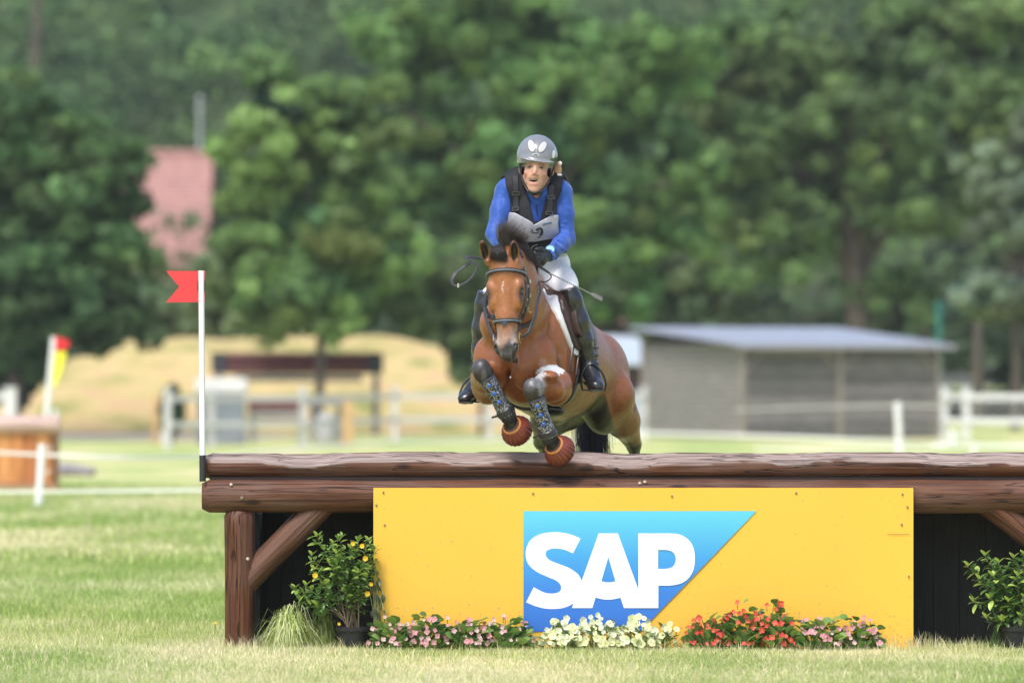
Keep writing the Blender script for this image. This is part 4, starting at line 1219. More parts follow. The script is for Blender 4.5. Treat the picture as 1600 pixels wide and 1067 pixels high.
# ------------------------------------------------------------------ grass
grass_m = mat('grass_blades', (1, 1, 1), .55, attr='col', trans=.35, spec=.3)
def blades(pos, h, w_, lean, cols, rg, segs=2):
    n = len(pos)
    an = rg.random(n) * 2 * math.pi; la = rg.random(n) * 2 * math.pi
    sx = np.stack([np.cos(an), np.sin(an), np.zeros(n)], 1) * w_[:, None] / 2
    ln = np.stack([np.cos(la), np.sin(la), np.zeros(n)], 1) * (lean * h)[:, None]
    up = np.zeros((n, 3)); up[:, 2] = h
    rows = [pos - sx, pos + sx]
    if segs == 2:
        mid = pos + up * .55 + ln * .3
        tip = pos + up * np.sqrt(np.maximum(.2, 1 - lean ** 2 * .5))[:, None] + ln
        V = np.stack([pos - sx, pos + sx, mid + sx * .7, mid - sx * .7, tip], 1).reshape(-1, 3)
        F = (np.arange(n)[:, None] * 5 + np.array([[0, 1, 2], [0, 2, 3], [3, 2, 4]]).reshape(1, -1)).reshape(-1, 3)
        return V, F, np.repeat(cols, 5, axis=0)
    tip = pos + up + ln
    V = np.stack([pos - sx, pos + sx, tip], 1).reshape(-1, 3)
    F = np.arange(n * 3).reshape(-1, 3)
    return V, F, np.repeat(cols, 3, axis=0)
def patch(x, y, s=0.0):
    return .5 + .5 * np.clip(.75 * np.sin(x * 1.1 + 1.3 * np.sin(y * .35 + s)) * np.sin(y * .42 + .9 * np.sin(x * .6)) + .45 * np.sin(x * 2.7 + y * .9) * np.sin(y * 1.3 - x * .8 + 1) + .25 * np.sin(x * 7 + y * 3) * np.sin(y * 4.1), -1, 1)
def gcols(x, y, rg, bias=0.0):
    t = np.clip(patch(x, y) + bias + rg.normal(size=len(x)) * .28, 0, 1)[:, None]
    a = np.array([[.27, .42, .10]]); b = np.array([[.50, .57, .20]]); c = np.array([[.88, .80, .55]])
    q = np.where(t < .5, a + (b - a) * t * 2, b + (c - b) * (t - .5) * 2)
    return q * (.62 + .65 * rg.random((len(x), 1)))
rg = np.random.default_rng(77)
def field_grass(name, label, y0, y1, n, hm, wm, segs, bias=0.0, x_pad=.3, xr=None, excl=False):
    y = y0 + (y1 - y0) * rg.random(n) 
    half = (y + CAM_D) * .0905 + x_pad
    x = (rg.random(n) * 2 - 1) * half
    if xr is not None: x = xr[0] + (xr[1] - xr[0]) * rg.random(n)
    keep = np.ones(n, bool)
    if excl:
        keep &= ~((y > -.05) & (y < .75) & (x > -1.7) & (x < 3.4) & (rg.random(n) < .45))
    x, y = x[keep], y[keep]; n = len(x)
    dens = patch(x * 1.7, y * 1.7, 2.0)
    h = hm * (.45 + .75 * rg.random(n)) * (.75 + .5 * dens)
    z = terrain(x, y)
    pos = np.stack([x, y, z - .002], 1)
    V, F, cc = blades(pos, h, wm * (.7 + .6 * rg.random(n)), .15 + .7 * rg.random(n) ** 1.5, gcols(x, y, rg, bias), rg, segs)
    tag(np_mesh(name, V, F, grass_m, colr=cc), label, 'grass', kind='stuff')
field_grass('foreground_grass', 'short mown green and straw grass before the jump', -4.6, -.17, 250000, .044, .0040, 2, .05)
field_grass('grass_under_jump', 'grass at the foot of the jump and under it', -.20, 2.2, 60000, .05, .0036, 2, .0, excl=True)
field_grass('meadow_grass', 'mown meadow grass beyond the jump', 2.2, 14, 190000, .06, .008, 1, .04, xr=None)
field_grass('far_meadow_grass', 'meadow grass further out', 14, 48, 170000, .09, .02, 1, .06)
# seed stalks and longer tufts at the foot of the board and posts
n = 2600
x = -1.75 + 5.2 * rg.random(n); y = -.24 + .24 * rg.random(n) ** .8
pos = np.stack([x, y, np.zeros(n) - .002], 1)
hh = .05 + .055 * rg.random(n) ** 1.6 + .02 * (np.sin(x * 9) > .3)
V, F, cc = blades(pos, hh, np.full(n, .0032), .1 + .5 * rg.random(n), gcols(x, y, rg, .25), rg, 2)
tag(np_mesh('long_grass', V, F, grass_m, colr=cc), 'longer seeding grass stalks along the foot of the board', 'grass', kind='stuff')
n = 9000
y = -4.4 + 4.2 * rg.random(n); x = (rg.random(n) * 2 - 1) * (y + CAM_D) * .095
pos = np.stack([x, y, terrain(x, y)], 1)
cs_ = np.where(rg.random((n, 1)) < .6, np.array([[.88, .80, .52]]), np.array([[.42, .55, .16]])) * (.7 + .5 * rg.random((n, 1)))
V, F, cc = blades(pos, .045 + .05 * rg.random(n) ** 2, np.full(n, .0042), .1 + .8 * rg.random(n), cs_, rg, 2)
tag(np_mesh('dry_stalks', V, F, grass_m, colr=cc), 'scattered dry stalks standing above the mown grass in front', 'grass', kind='stuff')
# pale arching ornamental grass
def tussock(name, label, px, w_, h, y, n, seed, cs):
    r = np.random.default_rng(seed); s = (CAM_D + y) / FPX
    c = P(px, 1014, y); c.z = 0
    root = thing(name, label, 'plant', c)
    Vs, Fs, Cs = [], [], []
    for i in range(n):
        a = r.random() * 2 * math.pi; reach = w_ * s * (.25 + .85 * r.random()); hh = h * s * (.55 + .6 * r.random())
        d = Vector((math.cos(a), math.sin(a) * .7, 0))
        pk = .3 + .45 * r.random(); hh *= .45 + .75 * r.random(); ze = hh * (r.random() * .7 if r.random() < .5 else 0)
        sw = Vector((-d.y, d.x, 0)) * (r.normal() * reach * .25); o_ = Vector((r.normal() * .018, r.normal() * .012, 0))
        pts = [c + o_ + d * (reach * t ** 1.25) + sw * (t * t) + Vector((0, 0, hh * math.sin(min(1, t / pk) * math.pi / 2) if t < pk else hh + (ze - hh) * ((t - pk) / (1 - pk)) ** 1.7)) for t in (0, .2, .42, .65, .85, 1.0)]
        for p in pts: p.z = max(p.z, .004)
        b = d.cross(Vector((0, 0, 1))).normalized()
        base = len(Vs)
        for k, p in enumerate(pts):
            ww = .0032 * (1 - .7 * k / 5)
            Vs += [tuple(p - b * ww), tuple(p + b * ww)]
        for k in range(5): Fs.append((base + 2*k, base + 2*k + 1, base + 2*k + 3, base + 2*k + 2))
        cc_ = np.array(cs[r.integers(len(cs))]) * (.8 + .4 * r.random()); Cs += [cc_] * 12
    np_mesh('blades', np.array(Vs), np.array(Fs), grass_m, root, np.array(Cs))
tussock('ornamental_grass', 'pale arching ornamental grass between the post and the potted shrub', 452, 60, 58, -.13, 560, 5, [(.66, .72, .32), (.50, .60, .20), (.34, .44, .12), (.78, .80, .48)])
tussock('ornamental_grass', 'second smaller tuft of arching grass right beside the black pot', 505, 34, 48, -.04, 340, 6, [(.38, .44, .15), (.26, .34, .09)])
tussock('ornamental_grass', 'thin grey grass arching beside the right shrub', 1592, 34, 50, -.14, 60, 9, [(.3, .32, .22), (.35, .36, .27)])
fl = thing('dandelion', 'single yellow dandelion in the meadow left of the jump post', 'flower', (P(336, 985, 1.4).x, 1.4, 0))
put('flower', yfl, fl, (fl.location.x, 1.4, .085), Vector((0, -.5, 1)), 0, .6, up='Z'); MB().tube([(fl.location.x, 1.4, 0), (fl.location.x, 1.4, .085)], .002, 5).build('stem', stem_m, fl)
# ------------------------------------------------------------------ the horse
C0 = PH(801, 528, .68)
Bv = Vector((.325, .922, -.208)).normalized()
Lv = Vector((.922, -.325, 0)).normalized()
Uv = Lv.cross(Bv).normalized()
if Uv.z < 0: Uv = -Uv
def HB(s, l, h): return C0 + Bv * s + Lv * l + Uv * h
MBD = np.array([[Bv[i], Lv[i], Uv[i]] for i in range(3)])
H = Field((-.45, -.35, .62), (1.05, 2.35, 2.45), .0065)
def he(s, l, h, rs, rl, rh, k=.05, M=None, both=False):
    for sg in ((1, -1) if both else (1,)):
        H.ell(HB(s, l * sg, h), (rs, rl, rh), MBD if M is None else M, k)
# trunk
he(.60, 0, .0, .54, .285, .34, .06)
he(.26, 0, -.02, .27, .215, .32, .08)
he(.98, 0, .07, .36, .24, .25, .10)
he(.88, 0, .0, .42, .268, .26, .08)
he(1.24, 0, .08, .33, .25, .25, .08)
H.cone(HB(.30, 0, .28), HB(.62, 0, .24), .08, .07, .12)
H.cone(HB(1.10, 0, .27), HB(1.45, 0, .20), .07, .06, .10)
he(.27, .165, .03, .16, .078, .27, .04, both=True)       # shoulder blades
he(.07, .150, -.10, .13, .095, .13, .05, both=True)      # points of the shoulder
he(.01, .080, -.13, .10, .078, .17, .025, both=True)      # breast muscles
he(.36, .185, -.13, .15, .085, .17, .05, both=True)       # triceps
he(1.22, .15, -.02, .27, .135, .29, .05, both=True)       # haunches
he(1.40, .105, -.0, .15, .12, .23, .06, both=True)       # buttocks
trunk = Field.__new__(Field); trunk.__dict__.update(H.__dict__); trunk.v = H.v.copy()

H.ell(PH(778, 506, .66), (.105, .13, .12), None, .05)
# neck
nk = [HB(.30, 0, .10), PH(818, 478, .60), PH(808, 440, .48), PH(801, 412, .40)]
H.ell(HB(.20, -.02, .08), (.18, .14, .20), MBD, .05)
for a, b, r1, r2 in ((0, 1, .18, .165), (1, 2, .155, .140), (2, 3, .135, .10)):
    H.cone(nk[a], nk[b], r1, r2, .06, sq=((Lv.x, Lv.y, Lv.z), 1.42))
H.cone(PH(835, 440, .84), PH(806, 399, .38), .055, .045, .08)      # crest
H.cone(HB(.05, 0, -.02), PH(803, 470, .42), .12, .085, .07)        # windpipe

# head: l to the horse's left, n out of the face, d down along the face
HO = PH(785, 388, .24)
Dn = Vector((.022, -.16, -.984)).normalized()
Nn = Vector((-.19, -.95, .17)); Nn = (Nn - Dn * Nn.dot(Dn)).normalized()
Ln = Dn.cross(Nn).normalized()
if Ln.x < 0: Ln = -Ln
def HH(l, n, d): return HO + Ln * l + Nn * n + Dn * d
MHD = np.array([[Ln[i], Nn[i], Dn[i]] for i in range(3)])
def ee(l, n, d, rl, rn, rd, k=.02, both=False, sub=False):
    for sg in ((1, -1) if both else (1,)):
        H.ell(HH(l * sg, n, d), (rl, rn, rd), MHD, k, sub)
ee(0, -.095, .10, .095, .10, .13, .05)
ee(0, -.085, .20, .083, .075, .13, .045)
H.cone(HH(0, -.10, .24), HH(0, -.085, .50), .076, .050, .04)
ee(0, -.060, .38, .050, .048, .18, .03)                  # nasal bone
ee(.062, -.155, .215, .036, .105, .135, .035, both=True)    # cheeks
H.cone(HH(0, -.17, .28), HH(0, -.115, .52), .055, .04, .05)  # lower jaw
ee(.079, -.050, .212, .028, .032, .042, .02, both=True)     # brows
ee(.078, -.055, .285, .020, .03, .06, .03, both=True)    # facial crest
ee(0, -.075, .545, .062, .055, .06, .03)                 # muzzle
ee(.046, -.050, .556, .024, .030, .036, .018, both=True)    # nostril wings
ee(0, -.07, .600, .042, .040, .028, .02)                 # upper lip
ee(0, -.10, .605, .033, .03, .03, .015)                  # chin
ee(.058, -.030, .556, .008, .020, .019, .006, both=True, sub=True)
ee(.094, -.050, .245, .013, .020, .017, .006, both=True, sub=True)
# ears
for (bx_, by_, tx_, ty_, sg) in ((762, 404, 753.5, 379, -1), (804, 405, 802.5, 380, 1)):
    b_, t_ = PH(bx_, by_, .26), PH(tx_, ty_, .215)
    up_ = (t_ - b_).normalized(); fr = Vector((sg * .25, -.95, 0)); fr = (fr - up_ * fr.dot(up_)).normalized(); sd = up_.cross(fr)
    Me = np.array([[sd[i], fr[i], up_[i]] for i in range(3)])
    m_ = b_.lerp(t_, .45)
    H.ell(m_, (.029, .026, .072), Me, .010)
    H.cone(b_ - up_ * .03, m_, .022, .021, .015)
    H.ell(m_ + fr * .022 + up_ * .006, (.021, .026, .056), Me, .005, sub=True)

# front legs
def leg(pts, rad, k=.02): H.chain(pts, rad, k)
LEGS = {}
for nm, sg, knee, fet, hoof, el in (('right', -1, PH(752, 576, .30), PH(794, 650, .345), PH(802, 667, .36), HB(.17, -.19, -.24)),
                                    ('left', 1, PH(832, 606, .24), PH(858, 684, .30), PH(868, 698, .32), PH(868, 604, .62))):
    fm = el.lerp(knee, .38)
    H.ell(el, (.10, .085, .11), MBD, .05)
    H.cone(el, fm, .088, .078, .04); H.cone(fm, knee, .078, .045, .035)
    H.ell(knee + Vector((0, 0, -.012)), (.050, .048, .066), None, .02)
    cn = (fet - knee).normalized()
    k2 = knee + cn * .045
    H.cone(knee, k2, .046, .038, .02); H.cone(k2, fet, .029, .026, .015)
    H.cone(k2 + Vector((0, .028, 0)), fet + Vector((0, .02, 0)), .014, .014, .012)
    H.ell(fet, (.034, .036, .036), None, .015)
    H.cone(fet, hoof, .028, .032, .015)
    LEGS[nm] = (knee, fet, hoof, el)
# forearm muscle bulging outwards beside the left knee
H.ell(PH(869, 608, .46), (.058, .10, .066), None, .03)
H.ell(PH(857, 588, .36), (.060, .09, .034), None, .03)

# hind legs
hk_l, hk_r = PH(990, 694, 2.10), PH(846, 690, 1.92)
for sg, st, hk, c_ in ((1, PH(956, 618, 1.72), hk_l, [PH(995, 745, 2.25), PH(990, 800, 2.42), PH(985, 820, 2.46)]), (-1, PH(868, 622, 1.55), hk_r, [PH(862, 735, 2.16), PH(872, 775, 2.3), PH(880, 795, 2.34)])):
    H.ell(st, (.10, .12, .13), None, .04)
    H.cone(HB(1.2, .16 * sg, -.05), st, .14, .115, .05)
    H.cone(HB(1.40, .13 * sg, -.12), st.lerp(hk, .45), .11, .085, .06)
    H.cone(st, st.lerp(hk, .55), .125, .092, .05); H.cone(st.lerp(hk, .55), hk, .092, .046, .03)
    H.ell(hk, (.040, .055, .048), None, .02)
    H.cone(hk + Vector((0, .05, .02)), hk.lerp(st, .45) + Vector((0, .09, 0)), .018, .02, .02)
    H.cone(hk, c_[0].lerp(hk, .1), .036, .03, .02); H.ell(c_[0], (.036, .036, .036), None, .015)
    H.cone(c_[0], c_[1].lerp(c_[0], .3), .03, .036, .015)
    H.cone(c_[1].lerp(c_[0], .5), c_[1], .045, .06, .01)
# shallow grooves that part the muscles
def hfold(pts, r, k=.03, sub=True):
    for i in range(len(pts) - 1): H.cone(pts[i], pts[i+1], r, r, k, sub=sub)
def surf(s, l, h):      # a point just on the trunk's side at (s, h), found on the implicit surface
    best = None
    for q in np.arange(.36, .0, -.005):
        p = HB(s, l * q, h); ix = ((np.array(p) - H.lo) / H.h).astype(int)
        if H.v[ix[0], ix[1], ix[2]] < 0: return p
    return HB(s, 0, h)
for sg in (1, -1):
    hfold([surf(.45, sg, .12), surf(.47, sg, -.02), surf(.46, sg, -.14)], .010, .03)          # behind the shoulder
    hfold([surf(.12, sg, .16), surf(.10, sg, .04), surf(.16, sg, -.06)], .008, .03)          # front of the shoulder blade
    hfold([surf(1.36, sg, .16), surf(1.36, sg, .0), surf(1.32, sg, -.14)], .010, .03)        # ham string groove
hfold([HB(-.11, 0, .02), HB(-.09, 0, -.12), HB(-.04, 0, -.27)], .016, .03)                     # between the breast muscles
hfold([PH(846, 560, .32), PH(858, 575, .34), PH(878, 572, .42)], .010, .02)
hfold([PH(770, 600, .40), PH(785, 585, .30), PH(800, 590, .3)], .008, .02)
def groove(pts, r, k=.02):
    for i in range(len(pts) - 1): H.cone(pts[i], pts[i+1], r, r, k, sub=True)

HV, HF = H.mesh()
horse_bvh = BVHTree.FromPolygons([tuple(v) for v in HV], [tuple(int(i) for i in f) for f in HF])
CAMP = Vector((0, -CAM_D, CAM_H))
def cast(px, py, off=.004, bvh=None):
    """where the sight line through a photo pixel meets the horse; point lifted off the coat, and its normal"""
    d = (P(px, py, 1.0) - CAMP).normalized()
    h, n_, _, _ = (bvh or horse_bvh).ray_cast(CAMP, d)
    if h is None: return None, None
    if n_.dot(d) > 0: n_ = -n_
    return h + n_ * off, n_
def near(p, off=.004, bvh=None):
    h, n_, _, _ = (bvh or horse_bvh).find_nearest(p)
    if n_.dot(Vector(p) - h) < 0 and (Vector(p) - h).length > 1e-4: n_ = -n_
    return h + n_ * off, n_
# coat colours
cc = np.tile(np.array([[.265, .088, .027]]), (len(HV), 1))
HVt = HV
def local(V, O, A, B_, C_):
    q = V - np.array(O); return q @ np.array(A), q @ np.array(B_), q @ np.array(C_)
ls, ll, lh = local(HV, C0, Bv, Lv, Uv)
def blend(mask, c):
    global cc
    m = np.clip(mask, 0, 1)[:, None]; cc = cc * (1 - m) + np.array(c)[None] * m
def seg_d(V, a, b):
    a = np.array(a); b = np.array(b); ba = b - a
    t = np.clip(((V - a) @ ba) / (ba @ ba), 0, 1)
    return np.linalg.norm(V - a - t[:, None] * ba, axis=1), t
wob = .5 + .25 * np.sin(HV[:, 0] * 31 + 4 * np.sin(HV[:, 2] * 17)) + .25 * np.sin(HV[:, 2] * 43 + 5 * np.sin(HV[:, 1] * 23))
blend(.35 * wob, (.30, .115, .036))
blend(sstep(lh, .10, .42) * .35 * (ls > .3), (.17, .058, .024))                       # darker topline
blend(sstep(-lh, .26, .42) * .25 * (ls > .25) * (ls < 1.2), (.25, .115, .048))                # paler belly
for nm in LEGS:
    kn, ft, hf, el = LEGS[nm]
    d, t = seg_d(HV, kn, ft); blend(sstep(-d, -.085, -.062), (.022, .020, .022))
    d, t = seg_d(HV, ft, hf); blend(sstep(-d, -.09, -.06), (.014, .012, .012))
    d, t = seg_d(HV, el, kn); blend(sstep(t, .72, .95) * (d < .10) * .7, (.04, .03, .028))
for hk, c_ in ((hk_l, PH(995, 745, 2.25)), (hk_r, PH(862, 735, 2.16))):
    blend((HV[:, 1] > 1.15) * sstep(-(HV[:, 2] - hk.z), -.02, .05), (.022, .018, .017))
# inner thighs and groin: darker coat, with their shade painted in nearly black
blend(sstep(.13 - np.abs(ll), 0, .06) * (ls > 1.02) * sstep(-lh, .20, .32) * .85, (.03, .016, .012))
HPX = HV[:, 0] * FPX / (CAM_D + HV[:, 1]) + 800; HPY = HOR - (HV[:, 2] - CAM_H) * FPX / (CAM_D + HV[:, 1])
thigh_shade = sstep((np.interp(HPY, [600, 618, 644, 670, 700], [944, 948, 955, 962, 979]) - HPX), -1, 4) * (HV[:, 1] > 1.02) * sstep(HPY, 612, 622)
blend(thigh_shade * .96, (.018, .010, .008))  # shade between the hind legs painted into the coat up to a projected edge
# head
hl, hn, hd_ = local(HV, HO, Ln, Nn, Dn)
hm = (np.abs(hl) < .15) & (hn > -.30) & (hn < .08) & (hd_ > -.02) & (hd_ < .70) & (HV[:, 1] < .35)
hm = hm.astype(float)
blend(hm * .5 * sstep(hn, -.16, -.02), (.33, .135, .045))
blend(hm * sstep(hd_, .42, .50) * (.45 + .45 * sstep(np.abs(hl), .02, .045)), (.30, .25, .22))
blend(hm * sstep(hd_ + .02 * np.sin(hl * 60), .515, .565), (.040, .038, .042)); blend(hm * sstep(hd_, .565, .575) * sstep(-np.abs(np.abs(hl) - .03), -.012, -.004) * .5, (.16, .15, .15))
for sg in (1, -1):
    d = np.linalg.norm((HV - np.array(HH(.090 * sg, -.05, .262))) / np.array([1, 1, 1.9]), axis=1); blend(sstep(-d, -.044, -.020) * .9, (.022, .016, .014))
    d = np.linalg.norm((HV - np.array(HH(.058 * sg, -.032, .556))) / np.array([.7, 1.4, 1.1]), axis=1); blend(sstep(-d, -.021, -.014), (.008, .007, .008))
d, t = seg_d(HV, HH(-.004, 0, .195), HH(-.001, 0, .262)); blend(hm * sstep(-np.abs(hl + .004 + .004 * np.sin(hd_ * 90)), -.006, -.002) * (hd_ > .19) * (hd_ < .255) * (.55 + .45 * np.sin(hd_ * 400 + hl * 200)) * (hn > -.05), (.62, .54, .48))  # small star
for (tx_, ty_) in ((753.5, 379), (802.5, 380)):
    t_ = np.array(PH(tx_, ty_, .215)); d = np.linalg.norm(HV - t_, axis=1)
    blend(sstep(-d, -.075, -.02) * .75, (.03, .017, .014))
    b_ = np.array(PH(tx_ + (4 if tx_ < 780 else 1), ty_ + 13, .217)); q = (HV - b_)
    inner = sstep(-np.sqrt((q[:, 0] / .022) ** 2 + (q[:, 2] / .058) ** 2), -1.1, -.7) * (np.abs(q[:, 1]) < .055) * (H.v is not None)
    blend(inner, (.016, .010, .009))
# white grease on the left forearm and a patch above it
_dl, _tl = seg_d(HV, LEGS['left'][3], LEGS['left'][0])
def smear(px, py, rx, ry, c, amt=1.0, soft=.35, dy=.5, fore=False):
    p, _n = cast(px, py)
    if p is None: return
    s = (CAM_D + p.y) / FPX
    q = HV - np.array(p)
    d = np.sqrt((q[:, 0] / (rx * s)) ** 2 + (q[:, 2] / (ry * s)) ** 2)
    streak = .15 * np.sin(HV[:, 0] * 260 + 3 * np.sin(HV[:, 2] * 90)) + .12 * np.sin(HV[:, 2] * 330 + HV[:, 0] * 120)
    blend(sstep(1 + soft - d + streak, 0, soft) * (np.abs(q[:, 1]) < .14) * (HV[:, 1] < p.y + .12) * ((_dl < .125) if fore else 1) * amt, c)
smear(860, 579, 20, 8, (.66, .68, .70), fore=True); smear(840, 586, 11, 6, (.5, .52, .54), .85, fore=True)
smear(848, 567, 5, 5, (.28, .24, .22), .4, .9); smear(845, 605, 4, 12, (.45, .45, .47), .35, .8)
smear(745, 566, 9, 6, (.12, .12, .14), .5, .6); smear(838, 598, 12, 6, (.22, .23, .25), .55, .7)
smear(747, 570, 8, 9, (.05, .05, .056), .8, .9); smear(828, 598, 7, 11, (.09, .09, .10), .6, .9); smear(756, 590, 3, 9, (.2, .2, .22), .4, .7)
smear(978, 686, 6, 4, (.5, .45, .4), .6, .7)
coat_m = mat('bay_horse_coat', (1, 1, 1), .38, attr='col', noise=(55, .12, (1, 1, 1)), bump=(13, .5, (1, 1, 1), .022), spec=.45, coat=.08)
horse = thing('horse', 'bay horse with black points jumping over the log, knees tucked', 'horse', (C0.x + .2, C0.y + .6, .9))
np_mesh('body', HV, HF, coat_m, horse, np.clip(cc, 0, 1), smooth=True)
eye_m = mat('dark_eye', (.012, .008, .006), .08, coat=1.0)
for sg in (1, -1):
    MB().ball(HH(.083 * sg, -.045, .243), (.022, .021, .019), 10).build('eye', eye_m, horse)

# ---- hair
hair_m = mat('black_horse_hair', (1, 1, 1), .42, attr='col', spec=.5)
def strands(name, parent, paths, n, spread, rad, cols, rg, steps=7, mat_=None, tipw=.15):
    """paths: guide lines; every strand follows a blend of two neighbouring guides"""
    Vs, Fs, Cs = [], [], []
    G = [np.array([tuple(p) for p in catmull(g, 4)]) for g in paths]
    m = min(len(g) for g in G)
    G = [g[np.linspace(0, len(g) - 1, steps).astype(int)] for g in G]
    base = 0
    for i in range(n):
        u = rg.random() * (len(G) - 1); k = int(u); f = u - k
        g = G[k] * (1 - f) + G[min(k + 1, len(G) - 1)] * f
        off0 = rg.normal(size=3) * spread[0]; off1 = rg.normal(size=3) * spread[1]
        ln = .75 + .3 * rg.random()
        t = np.linspace(0, 1, steps)[:, None]
        ph = rg.random() * 6
        g = g[0] + (g - g[0]) * ln + off0 * (1 - t) + off1 * t + np.sin(t * 5 + ph) * rg.normal(size=3) * spread[1] * .07
        c = np.array(cols[rg.integers(len(cols))]) * (.7 + .6 * rg.random())
        for j in range(steps):
            d = g[min(j + 1, steps - 1)] - g[max(j - 1, 0)]; d /= np.linalg.norm(d) + 1e-9
            a = np.cross(d, [.3, .9, .3]); a /= np.linalg.norm(a) + 1e-9; b = np.cross(d, a)
            r = rad * (1 - (1 - tipw) * (j / (steps - 1)) ** 1.5)
            Vs += [g[j] + a * r, g[j] - a * r * .5 + b * r * .87, g[j] - a * r * .5 - b * r * .87]; Cs += [c] * 3
        for j in range(steps - 1):
            o = base + j * 3
            for q in range(3): Fs.append((o + q, o + (q + 1) % 3, o + 3 + (q + 1) % 3, o + 3 + q))
        base += steps * 3
    return np_mesh(name, np.array(Vs), np.array(Fs), mat_ or hair_m, parent, np.array(Cs), smooth=True)
rg = np.random.default_rng(5)
K1, K2, K3, K4 = (.018, .014, .013), (.05, .042, .040), (.14, .12, .115), (.24, .21, .20)
# mane thrown up behind the poll
strands('mane', horse, [
    [PH(790, 398, .33), PH(782, 380, .30), PH(778, 368, .27), PH(775, 358, .25)],
    [PH(797, 396, .36), PH(786, 372, .30), PH(782, 354, .25), PH(788, 345, .22)],
    [PH(804, 398, .42), PH(795, 370, .34), PH(793, 356, .28), PH(803, 344, .25)],
    [PH(812, 400, .50), PH(806, 374, .40), PH(808, 362, .33), PH(819, 354, .32)],
    [PH(818, 404, .58), PH(818, 382, .48), PH(824, 368, .42), PH(829, 372, .40)]], 800, (.011, .017), .0013, [K2, K3, K4, K4], rg, steps=8)
strands('mane_base', horse, [
    [PH(802, 392, .31), PH(810, 386, .33), PH(820, 388, .35), PH(826, 402, .36)],
    [PH(812, 396, .45), PH(822, 388, .46), PH(830, 396, .47), PH(834, 412, .46)],
    [PH(824, 412, .62), PH(832, 402, .62), PH(838, 412, .62), PH(840, 426, .62)]], 700, (.010, .012), .0016, [K1, K2], rg)
strands('forelock', horse, [
    [HH(-0.049, -.02, .0), HH(-0.059, .022, .02), HH(-0.064, .022, .045), HH(-0.066, .014, .055)],
    [HH(-0.034, -.02, -.01), HH(-0.034, .026, .02), HH(-0.026, .024, .055), HH(-0.014, .018, .075)],
    [HH(-0.014, -.02, -.01), HH(-0.006, .028, .02), HH(0.004, .026, .05), HH(0.020, .018, .072)],
    [HH(-0.004, -.02, -.01), HH(0.004, .026, .015), HH(0.014, .022, .03), HH(0.031, .012, .05)]], 900, (.009, .008), .0014, [K1, K1, K2], rg)
tb = HB(1.54, 0, .12)
strands('tail', horse, [
    [tb, PH(902, 590, 2.45), PH(908, 650, 2.36), PH(913, 738, 2.26)],
    [tb, PH(905, 590, 2.47), PH(917, 650, 2.38), PH(918, 750, 2.28)],
    [tb, PH(912, 590, 2.48), PH(928, 650, 2.38), PH(932, 750, 2.28)],
    [tb, PH(920, 590, 2.48), PH(936, 650, 2.38), PH(938, 728, 2.28)]], 1500, (.018, .034), .0022, [K1, K1, K2], rg, steps=8)
strands('tail_wisp', horse, [[PH(935, 640, 2.36), PH(945, 680, 2.30), PH(955, 705, 2.28), PH(966, 716, 2.27)], [PH(930, 640, 2.36), PH(938, 680, 2.3), PH(944, 705, 2.28), PH(950, 720, 2.27)]], 26, (.01, .02), .0014, [K1], rg, steps=8)

# ------------------------------------------------------------------ tack
black_l = mat('black_leather', (.020, .019, .021), .35, spec=.6, noise=(40, .2, U1))
grey_rub = mat('worn_grey_rubber', (.036, .038, .043), .5, noise=(60, .3, U1))
steel_m = mat('polished_steel', (.6, .58, .55), .2, 1.0)
brass_m = mat('brass', (.65, .42, .16), .25, 1.0)
brown_l = mat('dark_brown_leather', (.055, .030, .024), .38, spec=.5, noise=(30, .2, U1))
bridle = thing('bridle', 'black leather bridle with flash noseband worn by the jumping horse', 'bridle', HO)
def casts(pts, off=.006, n=5):
    cp = catmull([Vector((a, b, 0)) for a, b in pts], n); P_, N_ = [], []
    for p in cp:
        h, nn = cast(p.x, p.y, off)
        if h is None: continue
        if P_ and (h - P_[-1]).length > .08: continue
        P_.append(h); N_.append(nn)
    return P_, N_
def ring(c, axis, a0, a1, r=.3, off=.006, n=28, u=None, bvh=None):
    """a band following the body: rays shot inwards round an axis"""
    axis = Vector(axis).normalized(); u = (Vector(u) - axis * Vector(u).dot(axis)).normalized(); b = axis.cross(u)
    P_, N_ = [], []
    for i in range(n + 1):
        an = a0 + (a1 - a0) * i / n
        d = u * math.cos(an) + b * math.sin(an)
        h, nn, _, _ = (bvh or horse_bvh).ray_cast(c + d * r, -d, r)
        if h is None: continue
        if nn.dot(d) < 0: nn = -nn
        P_.append(h + nn * off); N_.append(nn)
    return P_, N_
def smooth_pts(P_, N_, it=2):
    for _ in range(it):
        P_ = [P_[0]] + [(P_[i-1] + P_[i] * 2 + P_[i+1]) / 4 for i in range(1, len(P_) - 1)] + [P_[-1]]
        N_ = [N_[0]] + [(N_[i-1] + N_[i] + N_[i+1]).normalized() for i in range(1, len(N_) - 1)] + [N_[-1]]
    return P_, N_
def band(name, PN, w_, t_, m, parent, padded=None):
    if len(PN[0]) < 3: print("EMPTY band", name); return None
    P_, N_ = smooth_pts(*PN)
    if len(P_) < 3: return None
    if padded:
        MB().strap([p - n_ * t_ * .6 for p, n_ in zip(P_, N_)], N_, w_ * 1.35, t_, padded).build(name + '_lining', padded, parent) if False else None
    return MB().strap(P_, N_, w_, t_).build(name, m, parent)
axd = Dn
pn = ring(HH(0, -.09, .135), Dn + Nn * .12, -1.75, 1.75, .25, .009, 30, Nn)
band('browband', pn, .024, .012, black_l, bridle)
band('browband_piping', ([p + n_ * .0065 for p, n_ in zip(*pn)], pn[1]), .006, .004, mat('grey_piping', (.20, .22, .24), .4), bridle)
pn = ring(HH(0, -.10, .405), Dn - Nn * .05, -2.2, 2.2, .25, .010, 34, Nn)
band('noseband', pn, .026, .013, black_l, bridle)
